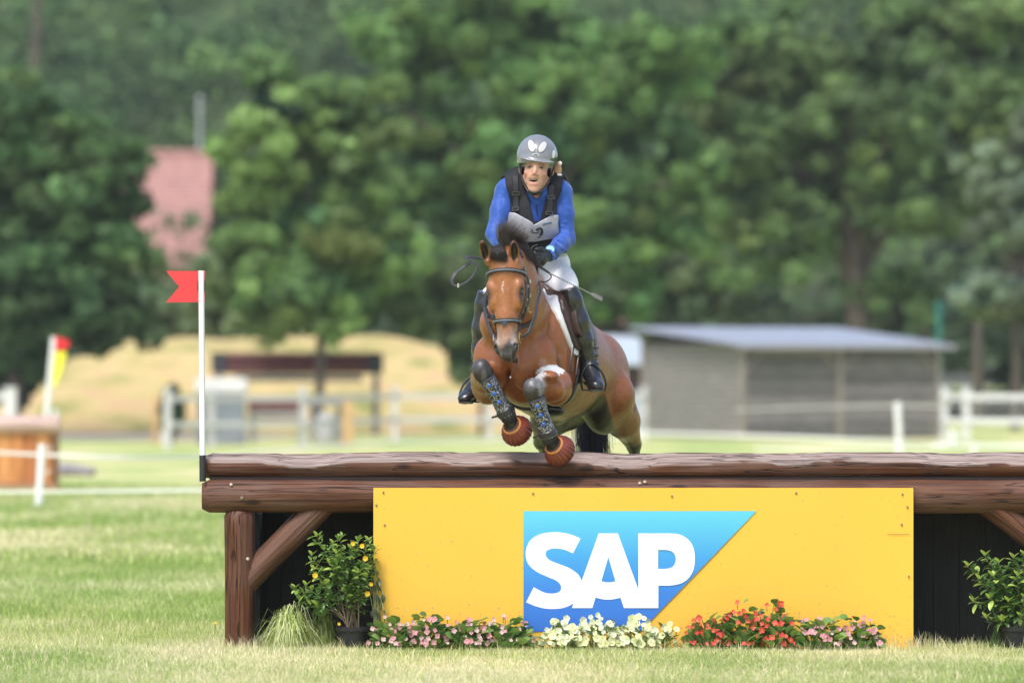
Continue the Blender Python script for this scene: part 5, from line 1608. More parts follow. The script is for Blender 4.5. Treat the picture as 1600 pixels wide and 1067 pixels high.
band('noseband_piping', ([p + n_ * .007 for p, n_ in zip(*pn)], pn[1]), .006, .004, mat('grey_piping_b', (.20, .22, .24), .4), bridle)
MB().box((-.014, -.006, -.010), (.014, .006, .010), Matrix.Translation(near(HH(0, .0, .425), .010)[0])).build('flash_loop', mat('blue_black', (.03, .05, .09), .4), bridle)
for sg in (1, -1):
    pts = [HH(.09 * sg, -.14, .12), HH(.105 * sg, -.135, .2), HH(.102 * sg, -.13, .29), HH(.085 * sg, -.12, .38), HH(.07 * sg, -.10, .47)]
    q = [near(p, .008) for p in catmull(pts, 5)]
    band('cheekpiece', ([a for a, b in q], [b for a, b in q]), .016, .006, black_l, bridle)
    pts = [HH(.085 * sg, -.17, .11), HH(.10 * sg, -.20, .2), HH(.09 * sg, -.19, .30)]
    q = [near(p, .007) for p in catmull(pts, 5)]
    band('throat_lash', ([a for a, b in q], [b for a, b in q]), .014, .005, black_l, bridle)
    for dd in (.20, .275):
        p, nn = near(HH(.104 * sg, -.135, dd), .012)
        MB().box((-.009, -.004, -.008), (.009, .004, .008), Matrix.Translation(p) @ nn.to_track_quat('-Y', 'Z').to_matrix().to_4x4()).build('buckle', steel_m, bridle)
    p, nn = near(HH(.066 * sg, -.085, .50), .014)
    rr = [p + (Dn * math.cos(t) + Nn * math.sin(t)) * .030 for t in np.linspace(0, 2 * math.pi, 20)]
    MB().tube(rr, .0042, 6, cap=False).build('bit_ring', brass_m if sg > 0 else steel_m, bridle)
q = [near(p, .009) for p in catmull([HH(-.09, -.13, .10), HH(-.085, -.08, .005), HH(0, -.10, -.02), HH(.085, -.08, .005), HH(.09, -.13, .10)], 6)]
band('headpiece', ([a for a, b in q], [b for a, b in q]), .026, .006, black_l, bridle)
# pale clip behind the left cheek
p_, nn = cast(823, 484, .012)
if p_: MB().tube([p_, p_ + Vector((.010, 0, -.012)), p_ + Vector((.018, 0, -.006))], .0028, 6).build('clip', mat('cream_clip', (.7, .6, .4), .5), bridle)
for nm_, pts, w__ in (('cheek_strap', [(815, 419), (821, 432), (824, 450), (824, 467), (820, 483), (812, 496)], .022), ('cheek_strap', [(753, 424), (755, 440), (757, 460), (760, 480), (765, 497)], .018), ('flash_strap', [(766, 503), (769, 515), (773, 520)], .012)):
    band(nm_, casts(pts, .011), w__, .008, black_l, bridle)
for a_, b_ in ((823, 462), (820, 480), (823, 440)):
    p, nn = cast(a_, b_, .018)
    if p: MB().box((-.011, -.004, -.009), (.011, .004, .009), Matrix.Translation(p) @ nn.to_track_quat('-Y', 'Z').to_matrix().to_4x4()).build('buckle', steel_m, bridle)
# reins
reins = thing('reins', 'black rubber reins running from the bit to the rider, loose end looping left', 'reins', PH(830, 440, .5))
hand_l = PH(838, 404, .66)
bl_ = near(HH(.066, -.085, .50), .016)[0]
def clear(px, py, y, off=.016):      # keep the rein on the near side of the neck
    p, n_ = cast(px, py, off); q = PH(px, py, y)
    return p if (p is not None and p.y < q.y) else q
ps = catmull([bl_ + Vector((.004, -.004, .0)), clear(826, 520, .22), clear(832, 505, .26), clear(837, 490, .32), clear(840, 470, .42), clear(840, 450, .50), PH(838, 430, .60), PH(838, 412, .655)], 6)
MB().strap(ps, [Vector((.6, -.8, 0))] * len(ps), .022, .005).build('left_rein', grey_rub, reins)
br_ = near(HH(-.066, -.085, .50), .016)[0]
ps = catmull([br_, PH(760, 500, .36), PH(757, 470, .46), PH(772, 430, .58), PH(800, 408, .66)], 6)
MB().strap(ps, [Vector((-.7, -.7, 0))] * len(ps), .022, .005).build('right_rein', grey_rub, reins)
lp = catmull([PH(770, 406, .55), PH(755, 405, .42), PH(738, 401.5, .36), PH(726, 402, .34), PH(733, 405.5, .33), PH(744, 413, .32), PH(743, 424, .32), PH(732, 438, .32), PH(718, 446, .33), PH(709, 445, .34), PH(706, 438, .35), PH(711, 428, .36), PH(722, 419, .36), PH(734, 411, .37)], 6)
nr_ = [Vector((.25 * math.sin(i * .12), -.55, .8)).normalized() for i in range(len(lp))]
MB().strap(lp, nr_, .021, .0045).build('loose_end', grey_rub, reins)
p_ = PH(716, 446, .325); MB().box((p_.x - .006, p_.y - .01, p_.z - .012), (p_.x + .006, p_.y + .004, p_.z + .012)).build('rein_buckle', steel_m, reins)
# thin rein strap by the neck
ps = catmull([PH(829, 424, .60), PH(826, 440, .52), PH(823, 470, .40), PH(818, 500, .28)], 6)
MB().tube(ps, .004, 6).build('thin_strap', grey_rub, reins)

# breastplate and neck strap
bp_ = thing('breastplate', 'black breastplate with white neck strap across the horse chest', 'breastplate', PH(810, 560, .6))
def snaps(pts, off=.008):
    q = [near(p, off) for p in catmull(pts, 6)]; return [a for a, b in q], [b for a, b in q]
pn = snaps([PH(840, 436, .80), PH(842, 455, .70), PH(841, 475, .60), PH(836, 495, .50), PH(824, 514, .42), PH(808, 530, .36)], .010)
band('neck_strap', pn, .030, .010, grey_rub, bp_)
pn = casts([(806, 536), (802, 552), (803, 566), (806, 590), (808, 612)], .008)
band('centre_strap', pn, .020, .008, black_l, bp_)
p_, nn = cast(806, 563, .012)
if p_: 
    MB().ball(p_, (.016, .010, .016), 8).build('ring_boss', black_l, bp_)
    MB().tube([p_, p_ + Vector((-.004, -.01, -.04)), p_ + Vector((-.022, -.012, -.095))], .0028, 6).build('tie', mat('thin_tie', (.12, .08, .06), .6), bp_)
    MB().ball(p_ + Vector((-.023, -.013, -.098)), .006, 6).build('tie_end', mat('white_bead', (.8, .8, .78), .5), bp_)
pn = snaps([PH(762, 522, .36), PH(755, 503, .42), PH(756, 488, .52)], .008)
band('right_neck_strap', pn, .02, .006, black_l, bp_)
pn = casts([(838, 440), (848, 430), (832, 418)], .010)
# saddle pad, flaps and saddle as shells that follow the trunk
def shell(name, parent, m, t_out, t_in, region, lo, hi):
    F_ = trunk.crop(lo, hi)
    X, Y, Z = F_.grid()
    x, y, z = X - C0.x, Y - C0.y, Z - C0.z
    s = x * Bv.x + y * Bv.y + z * Bv.z; l = x * Lv.x + y * Lv.y + z * Lv.z; h = x * Uv.x + y * Uv.y + z * Uv.z
    F_.v = F_.v - t_out
    F_.clip(-(F_.v + t_out - t_in))
    F_.clip(region(s, l, h).astype(np.float32))
    V, F = F_.mesh()
    return np_mesh(name, V, F, m, parent, smooth=True)
lo_, hi_ = HB(.15, 0, 0) - Vector((.5, .5, .6)), HB(1.0, 0, 0) + Vector((.6, .6, .65))
lo_ = (lo_.x, lo_.y, lo_.z); hi_ = (hi_.x, hi_.y, hi_.z)
saddle = thing('saddle', 'dark brown jumping saddle with black girth on the white pad', 'saddle', HB(.65, 0, .3))
pad = thing('saddle_pad', 'white saddle pad with thin black trim under the saddle', 'saddle pad', HB(.62, 0, .25))
def padr(g, top=.0):
    def f(s, l, h):
        fr = np.interp(h, [-.02, .0, .04, .09, .14, .20, .26, .34], [.285, .262, .218, .178, .150, .135, .15, .22]) + 0 * l
        return np.maximum(np.maximum(fr + g - s, s - (.60 - g)), (-.00 + g + .10 * np.clip((s - .5) / .4, -.3, 0)) - h)
    return f
white_pad = mat('white_pad_cloth', (.74, .75, .78), .8, noise=(30, .05, U1), bump=(60, .5, U1, .004))
shell('pad', pad, white_pad, .016, -.006, padr(0), lo_, hi_)
def flapr(s, l, h):
    fr = np.interp(h, [-.02, .0, .04, .09, .14, .20, .26, .34], [.325, .298, .254, .212, .182, .165, .175, .24])
    return np.maximum(np.maximum(fr - s, s - (.60 + .1 * np.clip((h - .1) / .2, 0, 1))), -.00 - h)
shell('flap', saddle, brown_l, .032, .012, flapr, lo_, hi_)
def kneer(s, l, h):
    return np.maximum(np.sqrt(((s - .30) / .06) ** 2 + ((h - .19) / .12) ** 2) - 1, 0 * s - 1) * .05
shell('knee_roll', saddle, brown_l, .060, .02, kneer, lo_, hi_)
S_ = Field(lo_, hi_, .009)
S_.cone(HB(.44, 0, .40), HB(.52, 0, .345), .055, .075, .03).cone(HB(.52, 0, .335), HB(.82, 0, .34), .10, .12, .04).cone(HB(.84, .05, .39), HB(.84, -.05, .39), .05, .05, .04)
V, F = S_.mesh(); np_mesh('seat', V, F, brown_l, saddle, smooth=True)
shell('girth', saddle, black_l, .016, -.004, lambda s, l, h: np.maximum(np.maximum(.36 - s, s - .45), h + .10), lo_, hi_)
for sx_ in (-.012, .022):
    pn = casts([(896 + sx_ * 300, 540), (893 + sx_ * 300, 562), (891 + sx_ * 260, 586)], .016)
    band('girth_strap', pn, .020, .007, brown_l, saddle)

# ---- boots and bell boots on the front legs
boot_shell = mat('silver_black_boot', (.06, .062, .07), .3, .35, noise=(46, .9, U1), bump=(40, .8, U1, .01), spec=.8)
# flecked shell
n_ = boot_shell.node_tree.nodes; l_ = boot_shell.node_tree.links
vr = n_.new('ShaderNodeTexVoronoi'); vr.inputs['Scale'].default_value = 75; tcn = n_.new('ShaderNodeTexCoord'); l_.new(tcn.outputs['Object'], vr.inputs[0])
rr_ = n_.new('ShaderNodeValToRGB'); rr_.color_ramp.elements[0].position = .50; rr_.color_ramp.elements[0].color = (.018, .018, .02, 1); rr_.color_ramp.elements[1].position = .56; rr_.color_ramp.elements[1].color = (.25, .26, .28, 1)
nzz = n_.new('ShaderNodeTexNoise'); nzz.inputs['Scale'].default_value = 105; l_.new(tcn.outputs['Object'], nzz.inputs[0])
l_.new(nzz.outputs[0], rr_.inputs[0]); l_.new(rr_.outputs[0], n_['Principled BSDF'].inputs['Base Color'])
blue_m = mat('blue_vent', (.02, .11, .48), .3)
bell_m = mat('red_brown_rubber', (.15, .030, .016), .38, spec=.5, noise=(20, .2, U1))
rim_m = mat('orange_rubber_rim', (.52, .20, .045), .5)
in_m = mat('boot_lining', (.02, .018, .018), .8)
for nm, lab, blab in (('right', 'flecked silver black tendon boot on the foreleg nearer the stirrup at left', 'red brown bell boot on the left raised hoof, higher of the two'),
                ('left', 'flecked silver black tendon boot on the foreleg under the white greased forearm', 'red brown bell boot touching down towards the log, lower of the two')):
    kn, ft, hf, el = LEGS[nm]
    ax = (ft - kn).normalized(); a = kn + ax * .065; L_ = (ft - a).length
    root = thing('tendon_boot', lab, 'leg boot', a, 'tendon boots on the forelegs')
    fr = Vector((0, -1, 0)); fr = (fr - ax * fr.dot(ax)).normalized(); sd = ax.cross(fr)
    m = MB(); prof = [(0, .047), (.02, .049), (.08, .043), (.13, .042), (.17, .046), (L_ - .005, .050)]
    m.lathe(a, ax, [(h, r) for h, r in prof], 24)
    m.build('shell', boot_shell, root)
    MB().lathe(a + ax * -.004, ax, [(0, .049), (.010, .051)], 24).build('top_edge', mat('boot_edge', (.04, .04, .045), .6), root)
    for q in range(3):
        h = .035 + q * .055
        r = np.interp(h, [p[0] for p in prof], [p[1] for p in prof])
        cpt = a + ax * h + (fr * .95 + sd * (.12 if nm == 'right' else .1)).normalized() * (r - .002)
        MB().ball(cpt, (.013, .005, .010), 8, Matrix((sd, fr, ax)).transposed()).build('vent', blue_m, root)
    MB().lathe(a + ax * (L_ - .045), ax, [(0, .050), (.004, .054), (.03, .054), (.034, .050)], 20).build('lower_strap', black_l, root)
    e_ = a + ax * (L_ - .03) + sd * (-.05 if sd.x > 0 else .05)
    MB().tube([e_, e_ + Vector((-.035, -.005, -.01))], .006, 6).build('strap_end', black_l, root)
    # fetlock wrap
    MB().ball(ft, (.046, .048, .050), 12).build('fetlock_guard', in_m, root)
    # bell boot
    bx = (Vector((.46, .74, -.50)) if nm == 'right' else Vector((.52, .70, -.50))).normalized()
    o0 = hf - bx * .012
    root = thing('bell_boot', blab, 'bell boot', o0, 'bell boots on the front hooves')
    m = MB(); prof = [(-.004, .049), (-.006, .054), (.0, .060), (.014, .074), (.035, .086), (.058, .091), (.080, .087), (.100, .072), (.110, .05)]
    # ribs
    c_, t_ = o0, bx
    m.lathe(c_, t_, prof, 96, cap=True, ripple=.034, rn=22)
    m.build('skirt', bell_m, root)
    MB().lathe(o0 - bx * .010, bx, [(0, .048), (-.003, .052), (.000, .055), (.008, .058), (.010, .049), (0, .048)], 30, cap=False).build('rim', rim_m, root)
    MB().lathe(o0 - bx * .0045, bx, [(-.001, .046), (.001, .046)], 24).build('inside', mat('bell_inside', (.05, .022, .012), .8), root)
# dark pad under the girth (stud guard) seen between the forelegs
sg_ = thing('stud_guard', 'black leather stud guard strapped under the horse belly', 'girth guard', HB(.42, 0, -.36))
F_ = Field(tuple(HB(.42, 0, -.36) - Vector((.25, .25, .2))), tuple(HB(.42, 0, -.36) + Vector((.3, .25, .2))), .008)
F_.ell(HB(.44, .08, -.335), (.10, .11, .035), MBD)
V, F = F_.mesh(); np_mesh('guard', V, F, black_l, sg_, smooth=True)
# ------------------------------------------------------------------ the rider
rider = thing('person', 'rider in blue shirt, black vest, grey helmet and white breeches crouching over the jumping horse', 'person', PH(852, 440, 1.25))
skin_m = mat('skin', (1, 1, 1), .5, attr='col', noise=(70, .06, U1), spec=.35, bump=(120, .15, U1, .001))
h_ = .0042
RB = Field((-.45, .05, 1.30), (.72, 1.20, 2.98), .0055)
def PR(a, b, y): return PH(a, b, y)
J = dict(neck=PR(840, 312, 1.0), chest=PR(834, 334, 1.04), waist=PR(842, 388, 1.26), pelv=PR(848, 414, 1.36),
         shL=PR(878, 302, 1.04), shR=PR(790, 300, 1.02), elL=PR(885, 374, 1.00), elR=PR(773, 366, .92), wrL=PR(858, 399, .76), wrR=PR(800, 404, .74),
         hipL=PR(858, 416, 1.36), hipR=PR(826, 420, 1.34), knL=PR(892, 464, .90), knR=PR(759, 470, 1.08), anL=PR(921, 574, .98), anR=PR(751, 592, 1.16),
         toeL=PR(933, 604, .80), toeR=PR(726, 623, .98))
def torso(F_, g=0.0, k=.05):
    F_.ell(J['chest'], (.158 + g, .115 + g, .155 + g), None, k)
    F_.cone(J['chest'] + Vector((0, .03, -.05)), J['waist'], .115 + g, .105 + g, k, sq=((1, 0, 0), .80))
    F_.ell(J['shL'] + Vector((-.03, 0, .012)), (.062 + g, .065 + g, .055 + g), None, k)
    F_.ell(J['shR'] + Vector((.03, 0, .012)), (.062 + g, .065 + g, .055 + g), None, k)
    F_.cone(J['shL'] + Vector((-.05, 0, .03)), J['shR'] + Vector((.05, 0, .03)), .058 + g, .058 + g, k)
def arms(F_, g=0.0):
    F_.chain([J['shL'], J['shL'].lerp(J['elL'], .45), J['elL']], [.056 + g, .048 + g, .041 + g], .03)
    F_.chain([J['elL'], J['elL'].lerp(J['wrL'], .35), J['wrL']], [.042 + g, .041 + g, .030 + g], .02)
    F_.chain([J['shR'], J['shR'].lerp(J['elR'], .45), J['elR']], [.056 + g, .048 + g, .041 + g], .03)
    F_.chain([J['elR'], J['elR'].lerp(J['wrR'], .35), J['wrR']], [.042 + g, .041 + g, .030 + g], .02)
def legs_(F_, g=0.0, low=True):
    F_.ell(J['pelv'], (.155 + g, .13 + g, .12 + g), None, .05)
    for s in 'LR':
        F_.chain([J['hip' + s], J['hip' + s].lerp(J['kn' + s], .5), J['kn' + s]], [.090 + g, .074 + g, .052 + g], .04)
        if low: F_.chain([J['kn' + s], J['kn' + s].lerp(J['an' + s], .3), J['an' + s]], [.056, .058, .038], .02)
torso(RB, -.008); arms(RB, -.006); legs_(RB, -.006)
for s in 'LR': RB.chain([J['an' + s], J['an' + s] + Vector((0, .02, -.04)), J['toe' + s] + Vector((0, .02, -.002))], [.034, .028, .02], .02)
# hands: palm, four bent fingers of different length, thumb
def hand(F_, wr, side, g=0.0):
    sg = 1 if side == 'L' else -1
    # fist with the thumb on top, knuckles forward and inwards
    pc = wr + Vector((-.050 * sg, -.050, -.020))
    kn_ = [pc + Vector((-.022 * sg, -.030, .030 - .021 * i)) for i in range(4)]
    F_.cone(wr, pc, .027 + g, .030 + g, .02)
    F_.ell(pc, (.034 + g, .040 + g, .044 + g), None, .015)
    for i, k in enumerate(kn_):
        L_ = (.030, .034, .032, .025)[i]
        a = k + Vector((.008 * sg, .004, 0)); b = k + Vector((-.012 * sg, -L_ * .55, -.002)); c = b + Vector((-.006 * sg + .020 * sg, -.004 + .0, -.004)) + Vector((.010 * sg, .012, 0)); d_ = c + Vector((.012 * sg, .022, .001))
        F_.chain([a, b], [.0115 + g, .0105 + g], .004); F_.chain([b, c], [.0105 + g, .0095 + g], .003); F_.chain([c, d_], [.0095 + g, .0085 + g], .003)
    t0 = wr + Vector((-.018 * sg, -.028, .020)); t1 = pc + Vector((.002 * sg, -.020, .052)); t2 = t1 + Vector((-.024 * sg, -.030, -.002))
    F_.chain([t0, t1, t2], [.0135 + g, .0120 + g, .0095 + g], .006)
hand(RB, J['wrL'], 'L'); hand(RB, J['wrR'], 'R')
# neck and head
def PF(a, b, y): return PH(a, b, y)
RB.cone(PF(841, 318, 1.0), PF(838, 286, .95), .064, .056, .03)
RB.ell(PF(839, 247, .945), (.076, .100, .105), None, .02)
RB.ell(PF(837, 268, .90), (.062, .076, .085), None, .03)
RB.ell(PF(835, 288, .885), (.048, .056, .045), None, .03)
RB.ell(PF(834, 297, .855), (.026, .026, .020), None, .02)          # chin
RB.cone(PF(820, 279, .93), PF(832, 298, .87), .020, .019, .03); RB.cone(PF(854, 282, .93), PF(836, 299, .87), .020, .019, .03)   # jaw line
RB.ell(PF(837.5, 254.5, .846), (.056, .018, .011), None, .018)          # brow
RB.ell(PF(823, 270, .868), (.012, .014, .010), None, .03); RB.ell(PF(850, 272, .868), (.012, .014, .010), None, .03)
RB.cone(PF(828, 274, .842), PF(824, 284, .856), .008, .006, .016); RB.cone(PF(842, 275, .842), PF(845, 285, .856), .008, .006, .016)    # cheek bones
RB.cone(PF(837, 259, .832), PF(835, 270.5, .812), .0090, .0112, .012)
RB.cone(PF(834.8, 273.5, .830), PF(834, 278, .826), .011, .010, .012)        # nose
RB.ell(PF(831, 272.5, .822), (.0075, .010, .007), None, .006); RB.ell(PF(839, 273, .822), (.0075, .010, .007), None, .006)
RB.ell(PF(827.5, 260.5, .816), (.017, .016, .0060), None, .012, sub=True); RB.ell(PF(847, 262, .816), (.017, .016, .0060), None, .012, sub=True)
RB.ell(PF(833.5, 276.8, .834), (.024, .014, .0130), None, .014)
RB.ell(PF(834, 288, .840), (.022, .015, .0085), None, .010)
RB.ell(PF(833.5, 282.3, .822), (.025, .022, .0090), None, .004, sub=True)     # open mouth
for a in (813, 863): RB.ell(PF(a, 265 + (a > 850) * 2, .955), (.010, .022, .030), None, .008)
V, F = RB.mesh()
rc = np.tile(np.array([[.50, .285, .205]]), (len(V), 1))
def rb(c, r, colr, amt=1.0, soft=.4, ymax=None):
    global rc
    q = (V - np.array(c)) / np.array(r); d = np.sqrt((q ** 2).sum(1)); m = sstep(1 + soft - d, 0, soft) * amt
    if ymax is not None: m = m * (V[:, 1] < ymax)
    m = m[:, None]; rc = rc * (1 - m) + np.array(colr)[None] * m
rb(PF(819, 273, .86), (.022, .04, .024), (.58, .26, .19), .5, .8); rb(PF(852, 276, .86), (.020, .04, .022), (.58, .26, .19), .5, .8)
rb(PF(835, 271, .81), (.013, .02, .010), (.56, .24, .17), .6, .8)
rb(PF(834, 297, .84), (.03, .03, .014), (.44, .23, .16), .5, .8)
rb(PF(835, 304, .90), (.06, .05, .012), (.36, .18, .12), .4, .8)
rb(PF(834, 287.5, .82), (.019, .02, .0045), (.48, .18, .15), .85, .5)
rb(PF(833.5, 282.3, .838), (.023, .024, .0072), (.05, .012, .01), 1, .15)
for (a, b, tl) in ((827, 255.5, -.1), (847.5, 256.5, .12)):
    q = V - np.array(PF(a, b, .83)); z = q[:, 2] - tl * q[:, 0] * -1.2 + np.abs(q[:, 0]) * .15
    m = (sstep(.021 - np.abs(q[:, 0]), 0, .006) * sstep(.0042 - np.abs(z), 0, .002) * (np.abs(q[:, 1]) < .05) * .6)[:, None]; rc = rc * (1 - m) + np.array([[.07, .04, .028]]) * m
for (a, b) in ((827.5, 260.5), (847, 262)):
    rb(PF(a, b, .835), (.017, .03, .0080), (.24, .11, .085), .65, .5)  # eye socket shade painted into the skin
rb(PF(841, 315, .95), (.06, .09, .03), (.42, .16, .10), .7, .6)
np_mesh('body', V, F, skin_m, rider, np.clip(rc, 0, 1), smooth=True)
wht = mat('eye_white', (.36, .33, .31), .3); iris = mat('iris', (.035, .028, .022), .15); tooth = mat('tooth', (.72, .68, .62), .3)
for (a, b) in ((827.5, 260.3), (847, 261.8)):
    c = PF(a, b, .8435)
    e = MB().ball(c, .0125, 8).build('eye', wht, rider)
    MB().ball(c + Vector((-.001, -.0088, -.0008)), (.0082, .0058, .0072), 6).build('iris', iris, e)
    MB().tube([c + Vector((x_, -.0115 + abs(x_) * .35, .0062 - abs(x_) * .22)) for x_ in (-.014, -.007, 0, .007, .014)], .0042, 6).build('upper_lid', mat('eyelid', (.30, .145, .10), .6), rider)
for k in range(5):
    p = PF(833.6, 280.0, .829) + Vector(((k - 2) * .0066, abs(k - 2) * .0018, -abs(k - 2) * .0004))
    MB().box((p.x - .0030, p.y - .002, p.z - .0036), (p.x + .0030, p.y + .004, p.z + .004)).build('tooth', tooth, rider)

# ---- clothes
cloth_m = lambda nm, c, sc_=34, st=.8, rg_=.75, d=.006: mat(nm, c, rg_, noise=(12, .12, U1), bump=(sc_, st, (1, 1, .45), d), sheen=.2)
blue_c = cloth_m('blue_shirt_cloth', (.011, .072, .36), 17, 1.0, .6, .022)
SH = Field((-.45, .05, 1.95), (.60, 1.20, 2.75), .0052)
torso(SH, .006); arms(SH, .008)
SH.cone(PF(841, 314, .99), PF(840, 303, .965), .070, .068, .02)     # collar
# sleeve folds
rgf = np.random.default_rng(12)
for a, b in (('shL', 'elL'), ('elL', 'wrL'), ('shR', 'elR'), ('elR', 'wrR')):
    for i in range(7):
        t = .1 + .8 * rgf.random(); p = J[a].lerp(J[b], t); ax_ = (J[b] - J[a]).normalized()
        o = Vector(rgf.normal(size=3)); o = (o - ax_ * o.dot(ax_)).normalized(); 
        if o.y > 0: o.y = -o.y
        tg = ax_.cross(o) + ax_ * rgf.normal() * .35
        r0 = .048 * (1 - .25 * t)
        SH.cone(p + o * (r0 + .001) - tg * .035, p + o * (r0 + .004) + tg * .03, .003, .006, .012)
SH.cone(J['wrL'] + Vector((-.01, -.012, -.003)), J['wrL'] + Vector((-.20, -.16, -.06)), .032, .05, .004, sub=True)
SH.cone(J['wrR'] + Vector((.01, -.012, -.003)), J['wrR'] + Vector((.20, -.16, -.06)), .032, .05, .004, sub=True)
# open zip collar
cz = PF(838, 316, .93)
SH.cone(PF(838, 300, .90), PF(838, 320, .905), .034, .006, .01, sub=True)
V, F = SH.mesh(); np_mesh('shirt', V, F, blue_c, rider, smooth=True)
MB().tube([PF(838, 320, .905), PF(839, 330, .915), PF(840, 342, .925)], .0035, 6).build('zip', mat('dark_blue_zip', (.01, .025, .12), .5), rider)
# vest
VE = Field((-.25, .30, 1.95), (.50, 1.25, 2.78), .0052)
torso(VE, .028)
VE.cone(PF(803, 290, 1.00), PF(809, 271, 1.00), .050, .040, .03); VE.cone(PF(878, 292, 1.03), PF(868, 276, 1.02), .050, .040, .03)
VE.cone(PF(812, 272, 1.06), PF(866, 276, 1.06), .045, .045, .03)
VX, VY, VZ = VE.grid()
def pxl(X, Y): return X * FPX / (CAM_D + Y) + 800
def pyl(Z, Y): return HOR - (Z - CAM_H) * FPX / (CAM_D + Y)
# arm holes
for s, sg in (('L', 1), ('R', -1)):
    VE.cone(J['sh' + s] + Vector((sg * .050, -.02, .02)), J['sh' + s].lerp(J['el' + s], .6) + Vector((sg * .035, -.06, 0)), .082, .085, .012, sub=True)
# neck opening and V in front
VE.cone(PF(838, 262, .90), PF(840, 312, .99), .076, .066, .012, sub=True)
def wedge(x0, z0, x1, z1, nx, nz): pass
yv = VY < .62
def edge(p, q, X, Z):      # signed distance in the xz plane to the line p->q (left is negative)
    d = (q - p); n = Vector((d.z, 0, -d.x)).normalized()
    return (X - p.x) * n.x + (Z - p.z) * n.z
pa, pb = PF(823, 296, .92), PF(834, 346, .95); pc, pd = PF(855, 300, .92), PF(844, 346, .95)
e1 = edge(pa, pb, VX, VZ); e2 = edge(pc, pd, VX, VZ)
if e1.mean() > 0 and False: pass
mid = PF(838, 320, .93)
s1 = -1 if edge(pa, pb, mid.x, mid.z) > 0 else 1; s2 = -1 if edge(pc, pd, mid.x, mid.z) > 0 else 1
Vw = np.maximum(np.maximum(e1 * s1, e2 * s2), np.maximum(pb.z - VZ, VY - .60))
VE.clip(-Vw.astype(np.float32))
VE.clip((PF(0, 395, 1.1).z - VZ + 0 * VX + 0 * VY).astype(np.float32))
V, F = VE.mesh()
vest_m = mat('black_vest_fabric', (.014, .015, .019), .7, noise=(18, .2, U1), bump=(22, .5, U1, .006), spec=.3)
np_mesh('vest', V, F, vest_m, rider, smooth=True)
vest_bvh = BVHTree.FromPolygons([tuple(v) for v in V], [tuple(int(i) for i in f) for f in F])
# number bib over the vest
bib_m = mat('silver_number_bib', (.34, .345, .40), .30, noise=(22, .12, U1), bump=(9, .8, (1.6, 1, 1), .014), spec=.6)
BI = Field((-.25, .30, 1.95), (.50, 1.25, 2.78), .0052)
torso(BI, .038)
X, Y, Z = BI.grid()
PX = pxl(X, Y); PZ = pyl(Z, Y); s_ = (CAM_D + .7) / FPX
top_ = 334 + (16 - np.abs(PX - 833) * .55).clip(0, 20) + np.where(PX > 833, 2, -2)
bot_ = 378 - .18 * (PX - 835).clip(0, 50) + .0 * PX
reg = np.maximum((top_ - PZ), (PZ - bot_)) * s_
BI.clip(reg.astype(np.float32)); BI.clip(-(BI.v * 0 + 1) * .0 + np.float32(-1))
for s, sg in (('L', 1), ('R', -1)):
    BI.cone(J['sh' + s] + Vector((sg * .05, -.02, .02)), J['sh' + s].lerp(J['el' + s], .75) + Vector((sg * .040, -.06, 0)), .080, .080, .01, sub=True)
V, F = BI.mesh(); np_mesh('bib', V, F, bib_m, rider, smooth=True)
bib_bvh = BVHTree.FromPolygons([tuple(v) for v in V], [tuple(int(i) for i in f) for f in F])
both = vest_bvh
dk_print = mat('black_print', (.02, .02, .022), .5); blue_print = mat('blue_grey_print', (.06, .12, .22), .5)
def vcast(pts, off=.004, bvh=None, n=4):
    cp = catmull([Vector((a, b, 0)) for a, b in pts], n); P_, N_ = [], []
    for p in cp:
        for bv in ([bvh] if bvh else [bib_bvh, vest_bvh]):
            h, nn = cast(p.x, p.y, off, bv)
            if h is not None: break
        if h is None: continue
        P_.append(h); N_.append(nn)
    return P_, N_
for nm, pts, w_, m_, bv in (('print_mark', [(838, 360), (842, 357), (846, 358), (847, 363), (844, 368)], .014, dk_print, bib_bvh), ('print_mark', [(831, 363), (838, 364), (843, 362)], .007, dk_print, bib_bvh),
                        ('print_mark', [(848, 351), (856, 349), (862, 348)], .010, blue_print, bib_bvh), ('print_mark', [(829, 357), (833, 360), (828, 362)], .004, dk_print, bib_bvh), ('print_mark', [(840, 371), (845, 370)], .006, dk_print, bib_bvh)):
    pn = vcast(pts, .003, bv); 
    if len(pn[0]) > 2: band(nm, pn, w_, .002, m_, rider)
# skirt of the bib below the vest
SK = Field((-.25, .45, 1.95), (.50, 1.30, 2.45), .0055)
torso(SK, .020); SK.ell(J['pelv'] + Vector((-.01, -.03, .06)), (.15, .13, .09), None, .04)
X, Y, Z = SK.grid(); PX = pxl(X, Y); PZ = pyl(Z, Y)
SK.clip((np.maximum(386 - PZ, PZ - 402) * s_).astype(np.float32))
V, F = SK.mesh(); np_mesh('bib_skirt', V, F, bib_m, rider, smooth=True)
